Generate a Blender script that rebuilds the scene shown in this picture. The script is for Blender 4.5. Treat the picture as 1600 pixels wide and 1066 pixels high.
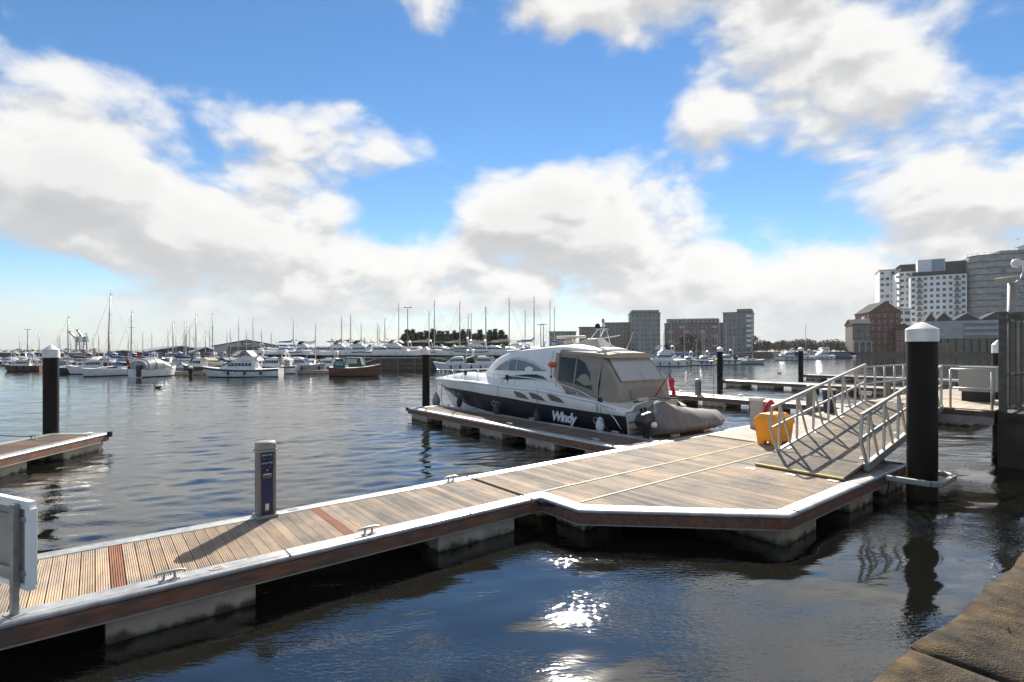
import bpy, math, random
from mathutils import Vector, Matrix
R = math.radians
scene = bpy.context.scene
col = scene.collection
for o in list(bpy.data.objects):
    bpy.data.objects.remove(o)
# ------------------------------------------------------------------ camera
F_PX, CX, HY, CAM_H = 820.0, 800.0, 545.0, 3.14      # photo is 1600 x 1066
cam_d = bpy.data.cameras.new('camera'); cam = bpy.data.objects.new('camera', cam_d); col.objects.link(cam)
cam_d.sensor_width = 36.0; cam_d.lens = F_PX / 1600 * 36.0
cam_d.shift_y = (HY - 533.0) / 1600.0
cam_d.clip_end = 6000
cam.location = (0, 0, CAM_H); cam.rotation_euler = (R(90), 0, 0)
scene.camera = cam
# ------------------------------------------------------------------ light
SUN_AZ, SUN_EL = R(7), R(35)
sun_d = bpy.data.lights.new('sun', 'SUN'); sun = bpy.data.objects.new('sun', sun_d); col.objects.link(sun)
sun_d.energy = 4.6; sun_d.angle = R(0.55); sun_d.color = (1.0, 0.93, 0.82)
sdir = Vector((math.sin(SUN_AZ)*math.cos(SUN_EL), math.cos(SUN_AZ)*math.cos(SUN_EL), math.sin(SUN_EL)))
sun.rotation_euler = sdir.to_track_quat('Z', 'Y').to_euler()
sun.location = (20, 60, 60)
vs = scene.view_settings
vs.view_transform = 'Standard'; vs.look = 'None'; vs.gamma = 1.0; vs.use_curve_mapping = False
vs.exposure = 1.25

def px_dir(x, y):
    az = math.atan((x-CX)/F_PX); el = math.atan((HY-y)/F_PX*math.cos(az)); return az, el
world = bpy.data.worlds.new('World'); scene.world = world; world.use_nodes = True
def build_world():
    nt = world.node_tree; nt.nodes.clear()
    def N(tree, t, **kw):
        n = tree.nodes.new(t)
        for k, v in kw.items(): setattr(n, k, v)
        return n
    # --- cloud density as a function of sky direction
    g = bpy.data.node_groups.new('cloud_density', 'ShaderNodeTree')
    g.interface.new_socket('Dir', in_out='INPUT', socket_type='NodeSocketVector')
    g.interface.new_socket('Density', in_out='OUTPUT', socket_type='NodeSocketFloat')
    gi = N(g, 'NodeGroupInput'); go = N(g, 'NodeGroupOutput'); L = g.links.new
    def m(op, a, b=None, c=None, clamp=False):
        n = N(g, 'ShaderNodeMath', operation=op); n.use_clamp = clamp
        for i, v in enumerate((a, b, c)):
            if v is None: continue
            if isinstance(v, (int, float)): n.inputs[i].default_value = v
            else: L(v, n.inputs[i])
        return n.outputs[0]
    sp = N(g, 'ShaderNodeSeparateXYZ'); L(gi.outputs[0], sp.inputs[0])
    X, Y, Z = sp.outputs
    az = m('ARCTAN2', X, Y); el = m('ARCSINE', Z)
    # cumulus noise: sky direction, flattened vertically towards the horizon
    cv = N(g, 'ShaderNodeCombineXYZ'); L(X, cv.inputs[0]); L(Y, cv.inputs[1]); L(m('MULTIPLY', Z, 1.75), cv.inputs[2])
    n1 = N(g, 'ShaderNodeTexNoise'); n1.inputs['Scale'].default_value = 3.4; n1.inputs['Detail'].default_value = 10; n1.inputs['Roughness'].default_value = 0.60
    n1.inputs['Distortion'].default_value = 0.25
    L(cv.outputs[0], n1.inputs['Vector'])
    vo = N(g, 'ShaderNodeTexVoronoi', feature='F1'); vo.inputs['Scale'].default_value = 7.0; vo.inputs['Detail'].default_value = 2.0; vo.inputs['Roughness'].default_value = 0.5
    wv = N(g, 'ShaderNodeVectorMath', operation='MULTIPLY_ADD'); n0 = N(g, 'ShaderNodeTexNoise'); n0.inputs['Scale'].default_value = 6.0; n0.inputs['Detail'].default_value = 3; L(cv.outputs[0], n0.inputs['Vector'])
    L(n0.outputs['Color'], wv.inputs[0]); wv.inputs[1].default_value = (.10,.10,.10); L(cv.outputs[0], wv.inputs[2]); L(wv.outputs[0], vo.inputs['Vector'])
    dens = m('MULTIPLY_ADD', m('SUBTRACT', 0.62, vo.outputs['Distance']), 0.26, m('MULTIPLY', m('SUBTRACT', n1.outputs['Fac'], 0.5), 1.0))
    blobs = [ # px centre, px sigma, weight : the cloud banks of this sky
      (80,250,190,95,.34),(300,330,230,80,.26),(500,205,150,60,.24),(560,400,260,50,.28),
      (850,345,150,72,.30),(1030,360,130,75,.24),(930,0,210,60,.34),(1290,100,190,95,.26),(1120,180,60,40,.16),
      (1470,300,180,60,.26),(1250,430,190,38,.14),(800,475,1000,36,.13),(130,480,90,30,.12),
      (300,30,360,85,-.56),(810,165,200,80,-.46),(640,320,60,50,-.38),(80,425,140,34,-.40),(1200,300,95,60,-.34),(1570,60,90,90,-.30)]
    for (x, y, sx, sy, w) in blobs:
        a0, e0 = px_dir(x, y); a1, _ = px_dir(x+sx*.5, y); a2, _ = px_dir(x-sx*.5, y); _, e1 = px_dir(x, y-sy*.5); _, e2 = px_dir(x, y+sy*.5)
        da = m('DIVIDE', m('SUBTRACT', az, a0), abs(a1-a2)); de = m('DIVIDE', m('SUBTRACT', el, e0), abs(e1-e2))
        q = m('ADD', m('MULTIPLY', da, da), m('MULTIPLY', de, de))
        dens = m('MULTIPLY_ADD', m('EXPONENT', m('MULTIPLY', q, -1.0)), w, dens)
    L(m('ADD', dens, 0.14), go.inputs[0])
    # --- world
    L = nt.links.new
    tc = N(nt, 'ShaderNodeTexCoord')
    sky = N(nt, 'ShaderNodeTexSky', sky_type='NISHITA'); sky.sun_disc = False
    sky.sun_elevation = SUN_EL; sky.sun_rotation = SUN_AZ; sky.air_density = 1.0; sky.dust_density = 0.0; sky.ozone_density = 3.0
    hs = N(nt, 'ShaderNodeHueSaturation'); hs.inputs['Saturation'].default_value = 1.18; hs.inputs['Value'].default_value = 0.66
    L(sky.outputs[0], hs.inputs['Color'])
    def grp(off):
        ad = N(nt, 'ShaderNodeVectorMath', operation='ADD'); ad.inputs[1].default_value = off; L(tc.outputs['Generated'], ad.inputs[0])
        no = N(nt, 'ShaderNodeVectorMath', operation='NORMALIZE'); L(ad.outputs[0], no.inputs[0])
        n = N(nt, 'ShaderNodeGroup'); n.node_tree = g; L(no.outputs[0], n.inputs[0]); return n.outputs[0]
    d0 = grp((0, 0, 0)); d1 = grp((0.010, 0.0, 0.040))
    def mm(op, a, b=None, c=None, clamp=False):
        n = N(nt, 'ShaderNodeMath', operation=op); n.use_clamp = clamp
        for i, v in enumerate((a, b, c)):
            if v is None: continue
            if isinstance(v, (int, float)): n.inputs[i].default_value = v
            else: L(v, n.inputs[i])
        return n.outputs[0]
    def smooth(v, lo, hi):
        n = N(nt, 'ShaderNodeMapRange', interpolation_type='SMOOTHSTEP'); n.inputs[1].default_value = lo; n.inputs[2].default_value = hi
        L(v, n.inputs[0]); return n.outputs[0]
    cover = smooth(d0, 0.0, 0.25)
    # thick cloud under more cloud is grey, tops that face the light are white
    shade = smooth(mm('SUBTRACT', d0, mm('MULTIPLY', d1, 0.92)), -0.16, 0.14)
    thick = smooth(d0, 0.12, 0.62)
    lit = mm('MULTIPLY_ADD', thick, -0.30, mm('MULTIPLY_ADD', shade, 0.85, 0.24), clamp=True)
    cr = N(nt, 'ShaderNodeValToRGB'); e = cr.color_ramp.elements
    e[0].position = 0.0; e[0].color = (2.75, 2.84, 2.94, 1); e[1].position = 1.0; e[1].color = (4.7, 4.67, 4.6, 1)
    k = cr.color_ramp.elements.new(.45); k.color = (3.3, 3.35, 3.4, 1)
    L(lit, cr.inputs[0])
    mx = N(nt, 'ShaderNodeMix', data_type='RGBA'); L(cover, mx.inputs[0]); L(hs.outputs[0], mx.inputs[6]); L(cr.outputs[0], mx.inputs[7])
    # pale air low over the horizon
    sz = N(nt, 'ShaderNodeSeparateXYZ'); L(tc.outputs['Generated'], sz.inputs[0])
    low = mm('MULTIPLY', smooth(sz.outputs[2], 0.13, -0.01), 0.85)
    m2 = N(nt, 'ShaderNodeMix', data_type='RGBA'); L(low, m2.inputs[0]); L(mx.outputs[2], m2.inputs[6]); m2.inputs[7].default_value = (3.0, 3.25, 3.45, 1)
    bg = N(nt, 'ShaderNodeBackground'); bg.inputs['Strength'].default_value = 0.085; L(m2.outputs[2], bg.inputs['Color'])
    out = N(nt, 'ShaderNodeOutputWorld'); L(bg.outputs[0], out.inputs[0])
build_world()
try:
    scene.cycles.sample_clamp_indirect = 6.0
    scene.cycles.max_bounces = 8; scene.cycles.transparent_max_bounces = 12
    world.cycles.sampling_method = 'MANUAL'; world.cycles.sample_map_resolution = 1024
except Exception: pass

# ------------------------------------------------------------------ frames of reference
DA = R(38.5)                                   # the pontoons run along a; fingers run along b
CA, SA = math.cos(DA), math.sin(DA)
def P(s, t, z=0.0): return Vector((s*CA - t*SA, s*SA + t*CA, z))
def G(x, y, z=0.0):                            # a pixel of something standing at height z
    d = F_PX*(CAM_H - z)/(y - HY); return Vector(((x-CX)/F_PX*d, d, z))
def AT(x, d, z=0.0): return Vector(((x-CX)/F_PX*d, d, z))
def ZH(y, d): return CAM_H - (y-HY)*d/F_PX      # height of pixel row y at distance d
DECK = 0.505

# ------------------------------------------------------------------ materials
MATS = {}
def M(name, c1, c2=None, scale=4.0, rough=0.5, metal=0.0, bump=0.0, bscale=40.0, stretch=(1,1,1), c3=None, rand=0.0, spec=0.5, detail=5.0, lo=.35, hi=.65, rough2=None, coat=0.0, stain=0.0, sscale=1.2, tide=None):
    if name in MATS: return MATS[name]
    m = bpy.data.materials.new(name); m.use_nodes = True; nt = m.node_tree; b = nt.nodes['Principled BSDF']; L = nt.links.new
    b.inputs['Roughness'].default_value = rough; b.inputs['Metallic'].default_value = metal
    b.inputs['Specular IOR Level'].default_value = spec; b.inputs['Coat Weight'].default_value = coat
    m.diffuse_color = (*c1, 1)
    tc = nt.nodes.new('ShaderNodeTexCoord'); mp = nt.nodes.new('ShaderNodeMapping'); mp.inputs['Scale'].default_value = stretch
    L(tc.outputs['Object'], mp.inputs[0])
    src = mp.outputs[0]
    oi = None
    if rand:
        oi = nt.nodes.new('ShaderNodeObjectInfo')
        ad = nt.nodes.new('ShaderNodeVectorMath'); ad.operation = 'MULTIPLY_ADD'
        cb = nt.nodes.new('ShaderNodeCombineXYZ'); L(oi.outputs['Random'], cb.inputs[0]); L(oi.outputs['Random'], cb.inputs[1])
        L(cb.outputs[0], ad.inputs[0]); ad.inputs[1].default_value = (37.0, 91.0, 11.0); L(src, ad.inputs[2]); src = ad.outputs[0]
    if c2 is None: c2 = tuple(x*.82 for x in c1)
    nz = nt.nodes.new('ShaderNodeTexNoise'); nz.inputs['Scale'].default_value = scale; nz.inputs['Detail'].default_value = detail; L(src, nz.inputs['Vector'])
    rp = nt.nodes.new('ShaderNodeValToRGB'); e = rp.color_ramp.elements
    e[0].position = lo; e[0].color = (*c1, 1); e[1].position = hi; e[1].color = (*c2, 1)
    if c3:
        k = e.new((lo+hi)/2); k.color = (*c3, 1)
    L(nz.outputs['Fac'], rp.inputs[0])
    outc = rp.outputs[0]
    if rand:
        hv = nt.nodes.new('ShaderNodeHueSaturation'); mr = nt.nodes.new('ShaderNodeMapRange'); mr.inputs[3].default_value = 1-rand; mr.inputs[4].default_value = 1+rand
        L(oi.outputs['Random'], mr.inputs[0]); L(mr.outputs[0], hv.inputs['Value']); L(outc, hv.inputs['Color']); outc = hv.outputs[0]
    if stain or tide:
        ge = nt.nodes.new('ShaderNodeNewGeometry')
    if stain:      # weathering that runs on across neighbouring pieces
        sn = nt.nodes.new('ShaderNodeTexNoise'); sn.inputs['Scale'].default_value = sscale; sn.inputs['Detail'].default_value = 8; sn.inputs['Roughness'].default_value = .62; L(ge.outputs['Position'], sn.inputs['Vector'])
        sr = nt.nodes.new('ShaderNodeMapRange'); sr.inputs[1].default_value = .36; sr.inputs[2].default_value = .62; sr.inputs[3].default_value = 1-stain; sr.inputs[4].default_value = 1.06; L(sn.outputs['Fac'], sr.inputs[0])
        sv = nt.nodes.new('ShaderNodeHueSaturation'); L(sr.outputs[0], sv.inputs['Value']); L(sr.outputs[0], sv.inputs['Saturation']); L(outc, sv.inputs['Color']); outc = sv.outputs[0]
    if tide:       # weed and slime up to about z = tide[1]
        tn = nt.nodes.new('ShaderNodeTexNoise'); tn.inputs['Scale'].default_value = 5; tn.inputs['Detail'].default_value = 7; L(ge.outputs['Position'], tn.inputs['Vector'])
        tz = nt.nodes.new('ShaderNodeSeparateXYZ'); L(ge.outputs['Position'], tz.inputs[0])
        ta = nt.nodes.new('ShaderNodeMath'); ta.operation = 'MULTIPLY_ADD'; L(tn.outputs['Fac'], ta.inputs[0]); ta.inputs[1].default_value = -.34; L(tz.outputs[2], ta.inputs[2])
        tr_ = nt.nodes.new('ShaderNodeMapRange'); tr_.interpolation_type = 'SMOOTHSTEP'; tr_.inputs[1].default_value = tide[1]-.17+.06; tr_.inputs[2].default_value = tide[1]-.17-.06; L(ta.outputs[0], tr_.inputs[0])
        tm = nt.nodes.new('ShaderNodeMix'); tm.data_type = 'RGBA'; L(tr_.outputs[0], tm.inputs[0]); L(outc, tm.inputs[6]); tm.inputs[7].default_value = (*tide[0], 1); outc = tm.outputs[2]
    L(outc, b.inputs['Base Color'])
    if rough2 is not None:
        mr = nt.nodes.new('ShaderNodeMapRange'); mr.inputs[3].default_value = rough; mr.inputs[4].default_value = rough2; L(nz.outputs['Fac'], mr.inputs[0]); L(mr.outputs[0], b.inputs['Roughness'])
    if bump:
        n2 = nt.nodes.new('ShaderNodeTexNoise'); n2.inputs['Scale'].default_value = bscale; n2.inputs['Detail'].default_value = 6; L(src, n2.inputs['Vector'])
        bp = nt.nodes.new('ShaderNodeBump'); bp.inputs['Strength'].default_value = bump; bp.inputs['Distance'].default_value = 0.02
        L(n2.outputs['Fac'], bp.inputs['Height']); L(bp.outputs[0], b.inputs['Normal'])
    MATS[name] = m; return m
def glass_mat(name, tint, mixf, rough=0.05):
    m = bpy.data.materials.new(name); m.use_nodes = True; nt = m.node_tree; b = nt.nodes['Principled BSDF']; L = nt.links.new
    b.inputs['Base Color'].default_value = (*tint, 1); b.inputs['Roughness'].default_value = rough
    tr = nt.nodes.new('ShaderNodeBsdfTransparent'); tr.inputs[0].default_value = (.93, .95, .95, 1); mx = nt.nodes.new('ShaderNodeMixShader'); mx.inputs[0].default_value = mixf
    L(tr.outputs[0], mx.inputs[1]); L(b.outputs[0], mx.inputs[2]); L(mx.outputs[0], nt.nodes['Material Output'].inputs[0])
    MATS[name] = m; return m

# ------------------------------------------------------------------ mesh builder
class MB:
    def __init__(s): s.v = []; s.f = []; s.m = []; s.mi = 0
    def face(s, pts):
        n = len(s.v); s.v += [tuple(p) for p in pts]; s.f.append(tuple(range(n, n+len(pts)))); s.m.append(s.mi)
    def add(s, vs_, fs):
        n = len(s.v); s.v += [tuple(p) for p in vs_]
        for q in fs: s.f.append(tuple(i+n for i in q)); s.m.append(s.mi)
    def box(s, c, d, rz=0.0, mat=None, taper=1.0):
        x, y, z = d[0]/2, d[1]/2, d[2]/2; k = taper
        pts = [(-x,-y,-z),(x,-y,-z),(x,y,-z),(-x,y,-z),(-x*k,-y*k,z),(x*k,-y*k,z),(x*k,y*k,z),(-x*k,y*k,z)]
        cr, sr = math.cos(rz), math.sin(rz)
        pts = [(c[0]+p[0]*cr-p[1]*sr, c[1]+p[0]*sr+p[1]*cr, c[2]+p[2]) for p in pts]
        if mat is not None: pts = [tuple(mat @ Vector(p)) for p in pts]
        s.add(pts, [(0,3,2,1),(4,5,6,7),(0,1,5,4),(1,2,6,5),(2,3,7,6),(3,0,4,7)]); return s
    def bar(s, p0, p1, w, h, up=(0,0,1)):
        p0, p1 = Vector(p0), Vector(p1); d = (p1-p0).normalized(); upv = Vector(up)
        if abs(d.dot(upv)) > .98: upv = Vector((1,0,0))
        sd = d.cross(upv).normalized(); u2 = sd.cross(d).normalized()
        o = [sd*(-w/2)+u2*(-h/2), sd*(w/2)+u2*(-h/2), sd*(w/2)+u2*(h/2), sd*(-w/2)+u2*(h/2)]
        s.add([p0+q for q in o]+[p1+q for q in o], [(3,2,1,0),(4,5,6,7),(0,1,5,4),(1,2,6,5),(2,3,7,6),(3,0,4,7)]); return s
    def tube(s, path, r, n=8, caps=True):
        path = [Vector(p) for p in path]; rs = r if isinstance(r, (list, tuple)) else [r]*len(path)
        rings = []; ref = Vector((0,0,1))
        for i, p in enumerate(path):
            d = (path[min(i+1,len(path)-1)]-path[max(i-1,0)]).normalized()
            rf = ref if abs(d.dot(ref)) < .95 else Vector((1,0,0))
            u = d.cross(rf).normalized(); w = u.cross(d)
            rings.append([p+(u*math.cos(2*math.pi*k/n)+w*math.sin(2*math.pi*k/n))*rs[i] for k in range(n)])
        base = len(s.v)
        for rg in rings: s.v += [tuple(q) for q in rg]
        for i in range(len(rings)-1):
            for k in range(n):
                a = base+i*n+k; b = base+i*n+(k+1) % n; s.f.append((a, b, b+n, a+n)); s.m.append(s.mi)
        if caps:
            s.f.append(tuple(base+k for k in reversed(range(n)))); s.m.append(s.mi)
            s.f.append(tuple(base+(len(rings)-1)*n+k for k in range(n))); s.m.append(s.mi)
        return s
    def lathe(s, prof, c=(0,0,0), n=20, sx=1.0, sy=1.0):
        base = len(s.v)
        for r, z in prof:
            for k in range(n): s.v.append((c[0]+r*sx*math.cos(2*math.pi*k/n), c[1]+r*sy*math.sin(2*math.pi*k/n), c[2]+z))
        for i in range(len(prof)-1):
            for k in range(n):
                a = base+i*n+k; b = base+i*n+(k+1) % n; s.f.append((a, b, b+n, a+n)); s.m.append(s.mi)
        s.f.append(tuple(base+k for k in reversed(range(n)))); s.m.append(s.mi)
        s.f.append(tuple(base+(len(prof)-1)*n+k for k in range(n))); s.m.append(s.mi); return s
    def loft(s, rings, closed=False, caps=False):
        n = len(rings[0]); base = len(s.v)
        for rg in rings: s.v += [tuple(q) for q in rg]
        for i in range(len(rings)-1):
            for k in range(n if closed else n-1):
                a = base+i*n+k; b = base+i*n+(k+1) % n; s.f.append((a, b, b+n, a+n)); s.m.append(s.mi)
        if caps:
            s.f.append(tuple(base+k for k in reversed(range(n)))); s.m.append(s.mi)
            s.f.append(tuple(base+(len(rings)-1)*n+k for k in range(n))); s.m.append(s.mi)
        return s
    def prism(s, poly, z0, z1):
        n = len(poly); base = len(s.v); s.v += [(p[0], p[1], z0) for p in poly]+[(p[0], p[1], z1) for p in poly]
        fs = [tuple(base+n+k for k in range(n)), tuple(base+k for k in reversed(range(n)))]
        fs += [(base+k, base+(k+1) % n, base+n+(k+1) % n, base+n+k) for k in range(n)]
        for q in fs: s.f.append(q); s.m.append(s.mi)
        return s
    def slab(s, poly3, off):
        poly3 = [Vector(p) for p in poly3]; n = len(poly3); off = Vector(off); base = len(s.v)
        s.v += [tuple(p) for p in poly3]+[tuple(p+off) for p in poly3]
        fs = [tuple(base+n+k for k in range(n)), tuple(base+k for k in reversed(range(n)))]
        fs += [(base+k, base+(k+1) % n, base+n+(k+1) % n, base+n+k) for k in range(n)]
        for q in fs: s.f.append(q); s.m.append(s.mi)
        return s
    def sweep(s, prof, path, closed=False):
        # prof: list of (outward offset, z); path: list of (x, y), outward is to the right of travel
        n = len(path); rings = []
        for i in range(n):
            p = Vector(path[i]); a = Vector(path[i-1]) if (i > 0 or closed) else None; b = Vector(path[(i+1) % n]) if (i < n-1 or closed) else None
            d1 = (p-a).normalized() if a is not None else None; d2 = (b-p).normalized() if b is not None else None
            if d1 is None: d1 = d2
            if d2 is None: d2 = d1
            n1 = Vector((d1.y, -d1.x)); n2 = Vector((d2.y, -d2.x)); mt = (n1+n2); mt = mt/ max(1e-6, mt.dot(n1))
            rings.append([(p.x+mt.x*o, p.y+mt.y*o, z) for o, z in prof])
        if closed: rings.append(rings[0])
        return s.loft(rings, closed=True, caps=not closed)
    def mesh(s, name, mats, smooth=False):
        me = bpy.data.meshes.new(name); me.from_pydata(s.v, [], s.f)
        for x in (mats if isinstance(mats, (list, tuple)) else [mats]): me.materials.append(x)
        if len(me.materials) > 1:
            me.polygons.foreach_set('material_index', s.m)
        if smooth: me.polygons.foreach_set('use_smooth', [True]*len(me.polygons))
        me.update(); return me
    def build(s, name, mats, parent=None, smooth=False, bevel=0.0, seg=2, auto=None, solid=0.0):
        me = s.mesh(name, mats, smooth or auto is not None)
        if auto is not None: me.set_sharp_from_angle(angle=R(auto))
        o = bpy.data.objects.new(name, me); col.objects.link(o)
        if parent is not None: o.parent = parent
        if solid:
            md = o.modifiers.new('solid', 'SOLIDIFY'); md.thickness = solid; md.offset = -1
        if bevel:
            md = o.modifiers.new('bevel', 'BEVEL'); md.width = bevel; md.segments = seg; md.limit_method = 'ANGLE'; md.angle_limit = R(35)
        return o
def tag(o, label=None, cat=None, group=None, kind=None):
    if label: o['label'] = label
    if cat: o['category'] = cat
    if group: o['group'] = group
    if kind: o['kind'] = kind
    return o
def empty(name, loc=(0,0,0), rz=0.0, label=None, cat=None, group=None):
    o = bpy.data.objects.new(name, None); col.objects.link(o); o.location = loc; o.rotation_euler = (0, 0, rz); o.empty_display_size = .2
    return tag(o, label, cat, group)
def dock(name, s, t, z=0.0, label=None, cat=None, group=None): return empty(name, P(s, t, z), DA, label, cat, group)
def inst(me, name, parent, loc=(0,0,0), rz=0.0, scale=None):
    o = bpy.data.objects.new(name, me); col.objects.link(o)
    if parent is not None: o.parent = parent
    o.location = loc; o.rotation_euler = (0, 0, rz)
    if scale: o.scale = scale
    return o
def copy_tree(o, parent=None):
    c = o.copy(); col.objects.link(c)
    if parent is not None: c.parent = parent
    for ch in list(o.children): copy_tree(ch, c)
    return c
rnd = random.Random(7)

# palette
ALU = M('aluminium', (.62,.61,.59), (.50,.49,.47), 12, .42, .75, .08, 90, stain=.28, sscale=3.0)
ALU_DULL = M('weathered_aluminium', (.50,.49,.46), (.40,.385,.36), 6, .5, .55, .1, 60)
TIMBER = M('waler_timber', (.28,.135,.08), (.17,.085,.052), 3, .6, 0, .3, 30, (1,6,6), stain=.35, sscale=2.5, spec=.2)
CONC = M('float_concrete', (.56,.48,.36), (.42,.355,.26), 2.5, .85, 0, .35, 35, c3=(.44,.37,.27), stain=.25, sscale=2.0, tide=((.07,.065,.035), .05))
DARK = M('gap_black', (.02,.018,.015), None, 4, .9)  # black standing in for shade below board gaps; rail joints use it too
BLACKP = M('black_pile', (.018,.013,.0095), (.009,.007,.006), 2, .6, 0, .08, 14, (1,1,.25), spec=.18, stain=.3, sscale=1.5, tide=((.035,.033,.018), .42))
WHITEP = M('white_cap', (.80,.79,.76), (.70,.69,.65), 3, .45, stain=.18, sscale=4)
STEEL = M('stainless', (.68,.68,.68), (.6,.6,.6), 20, .2, 1.0)
RUBBER = M('black_rubber', (.02,.02,.022), None, 5, .6)
WHITE = M('white_gelcoat', (.82,.80,.76), (.78,.76,.72), 2, .25, coat=.3)
NAVY = M('navy_gelcoat', (.012,.013,.017), (.015,.016,.020), 2, .4, spec=.25)
BLUE = M('pedestal_blue', (.020,.024,.085), (.016,.02,.07), 6, .4)
GREYP = M('grey_plastic', (.30,.29,.27), (.26,.25,.235), 8, .5)
CANVAS = M('canvas', (.33,.29,.235), (.28,.245,.195), 3, .9, 0, .25, 160)
GLASSD = M('dark_glass', (.018,.022,.024), None, 3, .06, spec=.6)
ROPE = M('rope', (.05,.048,.05), None, 8, .9)
# ------------------------------------------------------------------ water
WAVE = .023
def water_mat():
    m = bpy.data.materials.new('water'); m.use_nodes = True; nt = m.node_tree; L = nt.links.new; b = nt.nodes['Principled BSDF']
    b.inputs['Base Color'].default_value = (.006,.0065,.0045,1); b.inputs['Roughness'].default_value = .035; b.inputs['IOR'].default_value = 2.05
    tc = nt.nodes.new('ShaderNodeTexCoord')
    def noise(scale, detail, sc, dist=0.0, rough=.5):
        mp = nt.nodes.new('ShaderNodeMapping'); mp.inputs['Scale'].default_value = sc; mp.inputs['Rotation'].default_value = (0,0,R(-12)); L(tc.outputs['Object'], mp.inputs[0])
        n = nt.nodes.new('ShaderNodeTexNoise'); n.inputs['Scale'].default_value = scale; n.inputs['Detail'].default_value = detail; n.inputs['Distortion'].default_value = dist; n.inputs['Roughness'].default_value = rough
        L(mp.outputs[0], n.inputs['Vector']); return n.outputs['Fac']
    def math_(op, a, b_):
        n = nt.nodes.new('ShaderNodeMath'); n.operation = op
        for i, v in enumerate((a, b_)):
            if isinstance(v, (int, float)): n.inputs[i].default_value = v
            else: L(v, n.inputs[i])
        return n.outputs[0]
    # wind ripples are weaker in the lee between the walkway and the quay
    dp = nt.nodes.new('ShaderNodeVectorMath'); dp.operation = 'DOT_PRODUCT'; dp.inputs[1].default_value = (-SA, CA, 0); L(tc.outputs['Object'], dp.inputs[0])
    lee = nt.nodes.new('ShaderNodeMapRange'); lee.interpolation_type = 'SMOOTHSTEP'; lee.inputs[1].default_value = 5.0; lee.inputs[2].default_value = 11.0; lee.inputs[3].default_value = .42; lee.inputs[4].default_value = 1.0
    L(dp.outputs['Value'], lee.inputs[0])
    gust = nt.nodes.new('ShaderNodeMapRange'); gust.inputs[1].default_value = .3; gust.inputs[2].default_value = .7; gust.inputs[3].default_value = .45; gust.inputs[4].default_value = 1.15
    L(noise(.09, 3, (1,1.6,1)), gust.inputs[0])
    rip = math_('MULTIPLY', lee.outputs[0], gust.outputs[0])
    swell = math_('MULTIPLY', noise(.55, 2, (.7,1.25,1), .6), .012)
    mid = math_('MULTIPLY', math_('MULTIPLY', noise(2.4, 3, (.55,1.8,1), .5), .006), rip)
    fine = math_('MULTIPLY', math_('MULTIPLY', noise(7.0, 2, (.5,1.7,1), .4), .0030), rip)
    pm = nt.nodes.new('ShaderNodeMapRange'); pm.interpolation_type = 'SMOOTHSTEP'; pm.inputs[1].default_value = .40; pm.inputs[2].default_value = .58; L(noise(.42, 3, (.8,1.3,1), .3), pm.inputs[0])
    cat = math_('MULTIPLY', math_('MULTIPLY', noise(16.0, 2, (.6,1.4,1), .3), .0055), pm.outputs[0])   # cat's paws: patches of small wind ripples
    h = math_('ADD', math_('ADD', math_('ADD', swell, mid), fine), cat)
    bp = nt.nodes.new('ShaderNodeBump'); bp.inputs['Strength'].default_value = 1.0; bp.inputs['Distance'].default_value = 1.0
    L(h, bp.inputs['Height']); L(bp.outputs[0], b.inputs['Normal'])
    return m
import numpy as np
def axis(lo, hi, dlo, dhi, step, g):
    a = list(np.arange(dlo, dhi, step)); s = step; x = a[-1]
    while x < hi: s = min(s*g, 160); x += s; a.append(x)
    s = step; x = a[0]; b = []
    while x > lo: s = min(s*1.25 if lo > -400 else s*g, 160); x -= s; b.append(x)
    return np.array(b[::-1]+a)
xs = axis(-1250, 1250, -15, 17, .13, 1.018); ys = axis(-100, 1350, 1.5, 26, .105, 1.0065)
gx, gy = np.meshgrid(xs, ys); dx = np.gradient(xs)[None,:]*np.ones_like(gy); dy = np.gradient(ys)[:,None]*np.ones_like(gx)
tt = -gx*SA+gy*CA; lee_ = np.clip((tt-5.5)/5.5, 0, 1); lee_ = lee_*lee_*(3-2*lee_)
gust_ = .75+.35*np.sin(gx*.11+1.3+.6*np.sin(gy*.07))*np.sin(gy*.16+.5*np.sin(gx*.09))
zz = np.zeros_like(gx); wr = random.Random(12)
for i in range(34):
    lam = .34*(3.6/.34)**((i/33)**1.25); th_ = R(90)+wr.gauss(0,.42); k = 2*math.pi/lam; ph = wr.uniform(0,6.28)
    stp = WAVE*(1.0 if lam < .9 else (.6 if lam < 1.4 else .30))
    amp = stp/k*np.clip(lam/(2.6*np.maximum(dx*abs(math.cos(th_)), dy*abs(math.sin(th_))))-.6, 0, 1)
    amp = amp*((.34+.66*lee_*gust_) if lam < 1.3 else (.55+.45*lee_))
    zz += amp*np.sin(k*(gx*math.cos(th_)+gy*math.sin(th_))+ph)
nx_, ny_ = len(xs), len(ys)
vv = np.stack([gx, gy, zz], -1).reshape(-1,3)
ii = (np.arange(ny_-1)[:,None]*nx_+np.arange(nx_-1)[None,:]).reshape(-1)
ff = np.stack([ii, ii+1, ii+nx_+1, ii+nx_], -1)
me = bpy.data.meshes.new('water'); me.vertices.add(len(vv)); me.vertices.foreach_set('co', vv.ravel()); me.loops.add(ff.size); me.loops.foreach_set('vertex_index', ff.ravel().astype(np.int32)); me.polygons.add(len(ff))
me.polygons.foreach_set('loop_start', np.arange(len(ff), dtype=np.int32)*4); me.polygons.foreach_set('use_smooth', np.ones(len(ff), dtype=bool)); me.update(calc_edges=True); me.validate()
me.materials.append(water_mat()); wo = bpy.data.objects.new('water', me); col.objects.link(wo); tag(wo, kind='structure')
print('water faces', len(ff))

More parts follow.
